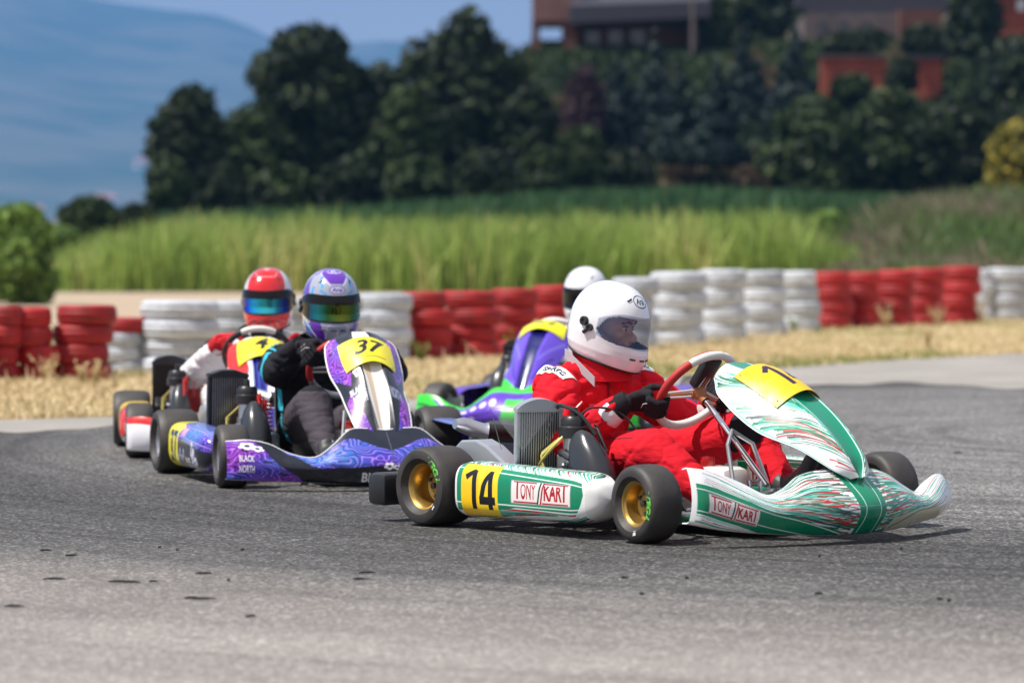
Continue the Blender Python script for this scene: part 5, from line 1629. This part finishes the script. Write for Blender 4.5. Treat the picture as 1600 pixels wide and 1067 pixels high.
def person(label, kx, ky, th, suit, glove, boot, head_rot, J, helmet_kw, wr=.011, skin_face=False, seed=0, collar=None, cuff=None, suit2=None, mfn=None, phiR=-20, phiL=200, voxel=.0085, knee=None, detail=True):
    root = empty('person', None, (kx, ky, 0), -R(th)); tag(root, label, 'person')
    hc = Vector(J['head'])
    b = MB()
    l = J.get('lean', 0)
    loft(b, [((.13, 0, .10), .155, .11), ((.13, 0, .16), .175, .13), ((.115, l * .2, .25), .160, .125), ((.12, l * .5, .34), .168, .125), ((.145, l * .8, .42), .190, .128), ((.17, l, .48), .185, .110), ((.195, l, .525), .13, .085), ((.215, l, .555), .075, .065)])
    b.tube([(.20, l, .52), hc + Vector((-.02, 0, -.07))], [.062, .058], 14)
    Rm = Matrix.Rotation(head_rot[2], 3, 'Z') @ Matrix.Rotation(head_rot[1], 3, 'Y') @ Matrix.Rotation(head_rot[0], 3, 'X')
    hd = lambda x, y, z: hc + Rm @ Vector((x, y, z))
    b.sphere(hd(-.01, 0, .0), (.094, .074, .105), 24, 0, Rm)
    b.sphere(hd(.02, 0, -.055), (.068, .055, .062), 20, 0, Rm)
    b.tube([hd(.080, 0, .012), hd(.100, 0, -.030)], [.009, .014], 10); b.sphere(hd(.101, 0, -.032), .0155, 12)
    b.tube([hd(.070, -.040, .022), hd(.082, -.012, .024), hd(.082, .012, .024), hd(.070, .040, .022)], .011, 10)
    for s in (-1, 1): b.sphere(hd(.060, s * .040, -.030), (.022, .020, .020), 12)
    b.tube([hd(.082, -.02, -.062), hd(.088, 0, -.060), hd(.082, .02, -.062)], .009, 8)
    hands = []
    for side, phi, el in ((-1, R(phiR), J['elbowR']), (1, R(phiL), J['elbowL'])):
        g = MB()
        w, wd, o, n_, T, p = grip_hand(g, phi, side > 0, Vector(el))
        sh = Vector((.165, side * .185 + l, .480))
        e = Vector(el)
        wr_ = w + (e - w).normalized() * .015
        limb(b, [sh, sh.lerp(e, .5) + Vector((-.01, side * .012, -.004)), e], [.086, .080, .072])
        limb(b, [e, e.lerp(wr_, .5) + Vector((0, 0, -.004)), wr_], [.072, .060, .042])
        b.tube([sh + Vector((0, -side * .03, .02)), sh + Vector((.01, -side * .12, .055))], [.062, .055], 12)
        hands.append((g, w, wd, o, n_, T, p, side, e))
    for side, hip, kn, an in ((-1, (.18, -.085, .175), J['kneeR'], J['ankleR']), (1, (.18, .085, .175), J['kneeL'], J['ankleL'])):
        hip = Vector(hip); kn = Vector(kn); an = Vector(an)
        limb(b, [hip, hip.lerp(kn, .5) + Vector((0, 0, .008)), kn], [.104, .098, .082])
        limb(b, [kn, kn.lerp(an, .4) + Vector((-.01, 0, -.006)), an], [.080, .068, .046])
    def mf(c, nn):
        if skin_face and (Vector(c) - hc).length < .15 and c[2] > hc.z - .10: return 1
        return mfn(Vector(c)) if mfn else 0
    body = bake(b, 'body', [suit, skin] + (suit2 or []), root, voxel, 4, wr, seed, mf)
    for g, w, wd, o, n_, T, p, side, e in hands:
        gl = bake(g, 'glove', [glove], root, .0036, 3, .0022, seed + 3)
        wd = (e - w).normalized(); c = MB(); c.tube([w + wd * -.03, w + wd * .0, w + wd * .035], [.034, .041, .046], 18); c.build('glove_cuff', glove, gl)
        if detail and side < 0:
            cc = w
            bo = (o * math.cos(R(74 - 90)) + n_ * math.sin(R(74 - 90)))   # across the back of the hand
            st = MB()
            st.tube([p + o * .045 + T * .028, p + o * .052 + n_ * .02 + T * .008, p + o * .05 + n_ * .03 - T * .02], .0016, 5)
            st.tube([p + o * .040 + n_ * .055 + T * .012, p + o * .044 + n_ * .050 - T * .004], .0022, 5)
            st.tube([p + o * .040 + n_ * .062 - T * .008, p + o * .043 + n_ * .058 - T * .022], .0022, 5)
            st.build('stitching', tywhite, gl)
        if cuff:
            q = MB(); q.tube([w + wd * .026, w + wd * .034, w + wd * .066, w + wd * .076], [.042, .048, .053, .051], 20); q.build('sleeve_cuff', cuff, root)
    # boots
    for side, an, fd in ((-1, J['ankleR'], J.get('footR', (.6, 0, .8))), (1, J['ankleL'], J.get('footL', (.6, 0, .8)))):
        an = Vector(an); f = Vector(fd).normalized(); s = MB()
        up = Vector((-f.z, 0, f.x)) if f.x else Vector((0, 0, 1))
        heel = an - up * .045 - f * .035
        for yy in (-.018, .018):
            s.tube([heel + Vector((0, yy, 0)), heel + f * .11 + Vector((0, yy * 1.2, 0)), heel + f * .20 + Vector((0, yy * 1.3, 0)), heel + f * .255 + Vector((0, yy * .8, 0))], [.030, .028, .027, .018], 12)
            s.sphere(heel + Vector((0, yy, 0)), .030, 12); s.sphere(heel + f * .255 + Vector((0, yy * .8, 0)), .018, 12)
        s.tube([an + up * .05 - f * .0, an - up * .01 + f * .02, heel + f * .15 + up * .012], [.046, .046, .030], 14)
        bake(s, 'boot', [boot], root, .006, 3, 0)
    # collar
    if collar:
        cm = collar
        def cf(u, v):
            a = 2 * PI * u
            r_ = .092 + .010 * v
            return (.205 + math.cos(a) * r_ * 1.02 + .018 * (1 - v), l + math.sin(a) * r_ * 1.05, .500 + .088 * v - .030 * math.cos(a) * v)
        o_ = MB().grid(cf, 40, 8).build('collar', cm, root, solid=.008)
    hroot, fn = helmet(root, tuple(hc), head_rot, **helmet_kw)
    if skin_face:
        e_ = MB(); 
        for s in (-1, 1): e_.sphere(hd(.074, s * .030, -.004), .0115, 14)
        e_.build('eyes', eyew, root)
        e2 = MB()
        for s in (-1, 1):
            e2.sphere(hd(.0825, s * .030, -.005), .0055, 10)
            e2.tube([hd(.074, s * .052, .016), hd(.089, s * .032, .023), hd(.094, s * .012, .018)], [.003, .0055, .005], 8)
            e2.tube([hd(.078, s * .043, .003), hd(.0865, s * .030, .006), hd(.082, s * .018, .002)], .0022, 6)
        e2.build('eyebrows_and_lashes', darkhair, root)
    return root, body, hroot, fn

def arai(c, x0, y0, x1, y1, col, bg):
    cx, cy, rx, ry = (x0 + x1) / 2, (y0 + y1) / 2, (x1 - x0) / 2, (y1 - y0) / 2
    c.ellipse(cx, cy, rx, ry, col); c.ellipse(cx, cy, rx * .90, ry * .84, bg)
    c.text('Arai', cx - rx * .66, cy - ry * .45, cx + rx * .66, cy + ry * .55, col, bold=.03, shear=.2)

BASEJ = dict(head=(.245, 0, .705), elbowR=(.385, -.325, .285), elbowL=(.40, .325, .30), kneeR=(.72, -.235, .275), kneeL=(.76, .20, .335), ankleR=(1.04, -.185, .10), ankleL=(1.00, .135, .135), footR=(.88, 0, .45), footL=(.55, 0, .83))

# red driver of kart 14
red_suit = suit_mat('red_race_suit', (.72, .012, .026), (.56, .008, .018))
red_dark = suit_mat('dark_red_suit_panel', (.30, .010, .016), (.22, .01, .012))
blk_cloth = suit_mat('black_cloth', (.022, .022, .026), (.012, .012, .015))
whi_cloth = suit_mat('white_cloth', (.78, .77, .78), (.62, .60, .62))
glove_b = suit_mat('black_glove_leather', (.022, .020, .024), (.012, .011, .014), .5)
boot_b = mat('black_boot', (.035, .038, .04), .5, bump=(90, .2, .002))
c = Canvas(1200, 700, (.93, .93, .94))
arai(c, .415, .68, .525, .80, (.08, .09, .12), (.93, .93, .94))
c.rect(0, 0, 1, .018, (.1, .1, .1))
hw_m = imat('plain_white_helmet', c.image('helmet_white'), .2, 1.0)
J = dict(BASEJ); J['head'] = (.238, 0, .708)
P14, B14, H14, fn14 = person('driver in red race suit and plain white helmet steering the white and green kart', .189, 12.53, 48.7, red_suit, glove_b, boot_b, (R(0), R(13), R(22)), J,
    dict(img=hw_m, port=True, visor=visor_clear, vz=(.285, .605), vaz=86), wr=.014, skin_face=True, seed=2, collar=red_suit, cuff=whi_cloth, phiR=-22, phiL=196, voxel=.0075)
cp = Canvas(512, 160, (.93, .93, .93)); cp.text('SPARCO', .14, .26, .86, .76, (.06, .14, .22), bold=.05)
sp_m = imat('shoulder_label', cp.image('shoulder_label'), .6, 0)
decal(B14, (.20, -.222, .520), (.05, -.75, .8), (.0, .4, .6), .125, .046, sp_m, 'shoulder_label', P14, curve=.012)
decal(B14, (.21, .175, .56), (.2, .2, 1), (-1, .3, 0), .12, .045, sp_m, 'shoulder_label', P14)
decal(B14, (.30, -.10, .40), (.8, -.6, .3), (0, 0, 1), .075, .060, suit_mat('chest_patch_red', (.80, .10, .12), (.7, .07, .09)), 'chest_pocket', P14)
seam = mat('dark_red_seam', (.20, .006, .012), .7)
for c_, u_, w_ in (((.48, -.20, .30), (.0, 0, 1), .40), ((.46, -.20, .22), (.0, 0, 1), .40)):
    decal(B14, c_, (-.1, -1, .35), u_, w_, .004, seam, 'trouser_seam', P14, 40, 2, off=.0015)
decal(B14, (.29, -.29, .38), (.1, -1, .3), (.75, 0, .6), .004, .22, seam, 'sleeve_seam', P14, 2, 30, off=.0015)
decal(B14, (.18, -.17, .265), (.3, -1, .1), (0, 0, 1), .24, .030, blk_cloth, 'belt', P14, 20, 4, off=.003)
decal(B14, (.26, -.03, .42), (1, -.5, .2), (0, 0, 1), .010, .20, red_dark, 'front_zip', P14, 3, 24, off=.003)
decal(B14, (.79, .155, .335), (.35, -.8, .6), (0, .2, 1), .13, .12, blk_cloth, 'knee_pad', P14, off=.006)
cm_ = MB(); 
for k_, (pa, pb, w_) in enumerate([((.125, -.108, .598), (.285, -.112, .500), .017)]):
    P_ = [Vector(pa).lerp(Vector(pb), q / 8) + Vector((0, -.012 * math.sin(PI * q / 8), .010 * math.sin(PI * q / 8))) for q in range(9)]
    for i in range(8): cm_.add([P_[i] + Vector((0, 0, w_)), P_[i + 1] + Vector((0, 0, w_)), P_[i + 1] - Vector((0, 0, w_)), P_[i] - Vector((0, 0, w_))], [(0, 1, 2, 3)])
cm_.build('collar_flap', mat('grey_reflective_band', (.42, .41, .44), .5), P14, solid=.004)

# driver of kart 37
def m37(c):
    if c.z < .50 and c.x > .26 and abs(c.y) > .0 and c.x < 1.2 and c.z < .42 and c.x > .34 and not (c.z > .38): 
        if c.x < .60 and abs(c.y) > .235: return 0
        return 2
    return 0
trou = suit_mat('charcoal_mauve_trousers', (.085, .070, .085), (.055, .048, .058))
c = Canvas(1400, 800, (.62, .64, .70))
PUH, CYH = (.38, .16, .66), (.20, .62, .84)
c.poly([(.33, 1), (.33, .86), (.42, .78), (.46, .72), (.54, .72), (.58, .78), (.67, .86), (.67, 1)], PUH)
c.poly([(0, 1), (0, .80), (.15, .76), (.30, .82), (.36, 1)], PUH); c.poly([(1, 1), (1, .80), (.85, .76), (.70, .82), (.64, 1)], PUH)
for sgn in (0, 1):
    X = (lambda q: q) if sgn == 0 else (lambda q: 1 - q)
    c.line([(X(.34), 1), (X(.335), .86), (X(.42), .765), (X(.46), .705)], .014, (.85, .80, .92))
    c.poly([(X(.22), .58), (X(.27), .80), (X(.32), .58)], PUH); c.line([(X(.20), .6), (X(.24), .82), (X(.30), .9)], .02, (.88, .9, .95))
    c.poly([(X(.37), .78), (X(.385), .84), (X(.42), .70), (X(.405), .66)], CYH); c.poly([(X(.38), .76), (X(.39), .80), (X(.41), .70)], PUH)
    c.poly([(X(.40), .66), (X(.44), .62), (X(.44), .60), (X(.39), .64)], CYH); c.rect(X(.35), .60, X(.33), .68, CYH)
    c.poly([(X(.12), .9), (X(.16), 1), (X(.22), 1), (X(.18), .8)], CYH)
    c.poly([(X(0), 0), (X(.40), 0), (X(.36), .12), (X(.28), .34), (X(.18), .40), (X(0), .5)], (.70, .76, .84))
    c.poly([(X(.30), 0), (X(.44), 0), (X(.40), .28), (X(.34), .34)], PUH); c.poly([(X(.22), 0), (X(.31), 0), (X(.34), .2), (X(.27), .26)], (.12, .42, .78))
    c.rect(X(.20), .30, X(.245), .46, (.55, .18, .18)); c.ellipse(X(.222), .40, .012, .03, (.95, .25, .15)); c.rect(X(.25), .30, X(.27), .42, PUH); c.rect(X(.20), .20, X(.25), .28, (.4, .38, .40))
    c.line([(X(.16), .5), (X(.28), .27), (X(.38), .0)], .018, (.9, .92, .96))
c.poly([(.44, 0), (.56, 0), (.56, .22), (.53, .26), (.47, .26), (.44, .22)], (.60, .62, .70))
c.line([(.43, .0), (.44, .2), (.47, .27), (.53, .27), (.56, .2), (.57, .0)], .016, (.78, .70, .88))
c.ellipse(.5, .90, .10, .035, (.86, .84, .95), w=.01); c.text('R', .46, .88, .54, .92, (.8, .8, .95), bold=.03)
arai(c, .455, .615, .545, .70, PUH, (.72, .74, .80))
h37m = imat('purple_silver_helmet', c.image('helmet_purple'), .2, 1.0)
film_g = visor_mirror('green_gold_visor_film', [(0, (.02, .10, .22)), (.18, (.02, .22, .24)), (.35, (.03, .12, .03)), (.55, (.16, .20, .02)), (.75, (.05, .12, .02)), (.92, (.02, .18, .20)), (1, (.02, .08, .18))])
J = dict(BASEJ); J['head'] = (.24, .045, .745); J['lean'] = .02; J['elbowR'] = (.41, -.225, .455); J['elbowL'] = (.42, .27, .44); J['kneeR'] = (.74, -.155, .325); J['kneeL'] = (.74, .18, .31); J['ankleR'] = (.98, -.15, .12)
P37, B37, H37, fn37 = person('driver in black suit with cyan piping and purple silver helmet in kart 37', -.905, 15.31, 73, blk_cloth, glove_b, boot_b, (R(0), R(6), R(-2)), J,
    dict(img=h37m, visor=visor_black, win=(film_g, 60)), wr=.011, seed=5, collar=blk_cloth, suit2=[trou], mfn=m37, phiR=24, phiL=170, voxel=.009)
cyan = suit_mat('cyan_piping', (.05, .42, .55), (.04, .34, .45))
decal(B37, (.20, -.19, .40), (.85, -.5, .1), (0, 0, 1), .03, .24, cyan, 'side_stripe', P37, 4, 16, off=.004)
decal(B37, (.40, -.24, .21), (.5, -.85, .2), (-.3, 0, 1), .022, .20, cyan, 'side_stripe', P37, 4, 16, off=.004)
decal(B37, (.30, -.22, .56), (.2, -.3, 1), (-.3, 1, .1), .12, .018, cyan, 'sleeve_stripe', P37, 12, 4, off=.005)
decal(B37, (.18, -.17, .56), (-.1, -.3, 1), (-1, 0, 0), .10, .03, cyan, 'shoulder_stripe', P37, 12, 4, off=.005)

# driver of kart 4
c = Canvas(1000, 600, (.88, .87, .87)); RD = (.82, .05, .08)
c.poly([(.385, .5), (.615, .5), (.66, .70), (.70, .84), (.72, 1), (.28, 1), (.30, .84), (.34, .70)], RD)
c.poly([(0, 1), (0, .85), (.3, .85), (.34, 1)], RD); c.poly([(1, 1), (1, .85), (.7, .85), (.66, 1)], RD)
c.line([(.37, .84), (.42, .775), (.58, .775), (.63, .84)], .014, (.95, .6, .62))
c.poly([(.30, 0), (.70, 0), (.69, .30), (.31, .30)], RD)
c.line([(.36, .12), (.42, .2), (.58, .2), (.64, .12)], .012, (.95, .5, .5)); c.line([(.44, .02), (.46, .1), (.54, .1), (.56, .02)], .01, (.95, .5, .5))
c.ellipse(.5, .93, .045, .02, (.95, .8, .82), w=.02)
h4m = imat('red_white_helmet', c.image('helmet_red'), .2, 1.0)
film_b = visor_mirror('blue_cyan_visor_film', [(0, (.02, .02, .20)), (.15, (.02, .06, .75)), (.3, (.02, .45, .85)), (.5, (.06, .62, .62)), (.62, (.05, .50, .60)), (.72, (.02, .16, .28)), (.85, (.01, .02, .25)), (1, (.01, .01, .06))])
def m4(c):
    if abs(c.y) > .26 and c.z > .3: return 0
    return 0
J = dict(BASEJ); J['head'] = (.24, .035, .745); J['elbowR'] = (.36, -.345, .36); J['elbowL'] = (.36, .345, .36)
P4, B4, H4, fn4 = person('driver in white and red suit with red and white helmet in kart 4', -1.275, 17.4, 83, whi_cloth, suit_mat('red_glove', (.55, .02, .03), (.4, .015, .02)), boot_b, (0, R(5), R(-9)), J,
    dict(img=h4m, visor=visor_black, win=(film_b, 62)), wr=.011, seed=8, collar=blk_cloth, phiR=12, phiL=168, voxel=.010, detail=False)
decal(B4, (.17, -.19, .57), (.15, -.35, 1), (-1, 0, 0), .11, .055, red_suit, 'shoulder_patch', P4, 10, 6)
decal(B4, (.19, -.235, .50), (.7, -.8, .4), (0, 0, 1), .07, .10, blk_cloth, 'shoulder_panel', P4, 8, 8)
decal(B4, (.28, 0, .40), (1, 0, .1), (0, 0, 1), .14, .18, red_suit, 'chest_panel', P4, 10, 10)

# driver of the green kart
J = dict(BASEJ); J['head'] = (.24, -.0, .745)
P43, B43, H43, fn43 = person('driver in plain white helmet with black visor behind the red driver', .50, 19.8, 110, whi_cloth, glove_b, boot_b, (0, R(8), R(4)), J,
    dict(col_m=mat('glossy_white_shell', (.84, .84, .86), .2, coat=1.0), visor=visor_black), wr=.011, seed=12, collar=red_dark, phiR=14, phiL=168, voxel=.010, detail=False)
decal(B43, (.17, -.19, .57), (.15, -.35, 1), (-1, 0, 0), .12, .06, red_suit, 'shoulder_patch', P43, 10, 6)

# ------------------------------------------------------------------ haze
hz = MB().box((0, 5400, 599), (15200, 11100, 1200))
hm_ = bpy.data.materials.new('haze_air'); hm_.use_nodes = True
t = hm_.node_tree; t.nodes.clear()
out = t.nodes.new('ShaderNodeOutputMaterial'); pv = t.nodes.new('ShaderNodeVolumePrincipled')
pv.inputs['Color'].default_value = (.13, .36, .78, 1); pv.inputs['Density'].default_value = 1.15e-4; pv.inputs['Anisotropy'].default_value = .2
t.links.new(pv.outputs[0], out.inputs['Volume'])
o = hz.build('haze', hm_, smooth=False); o['kind'] = 'stuff'; o['label'] = 'thin blue haze filling the air'
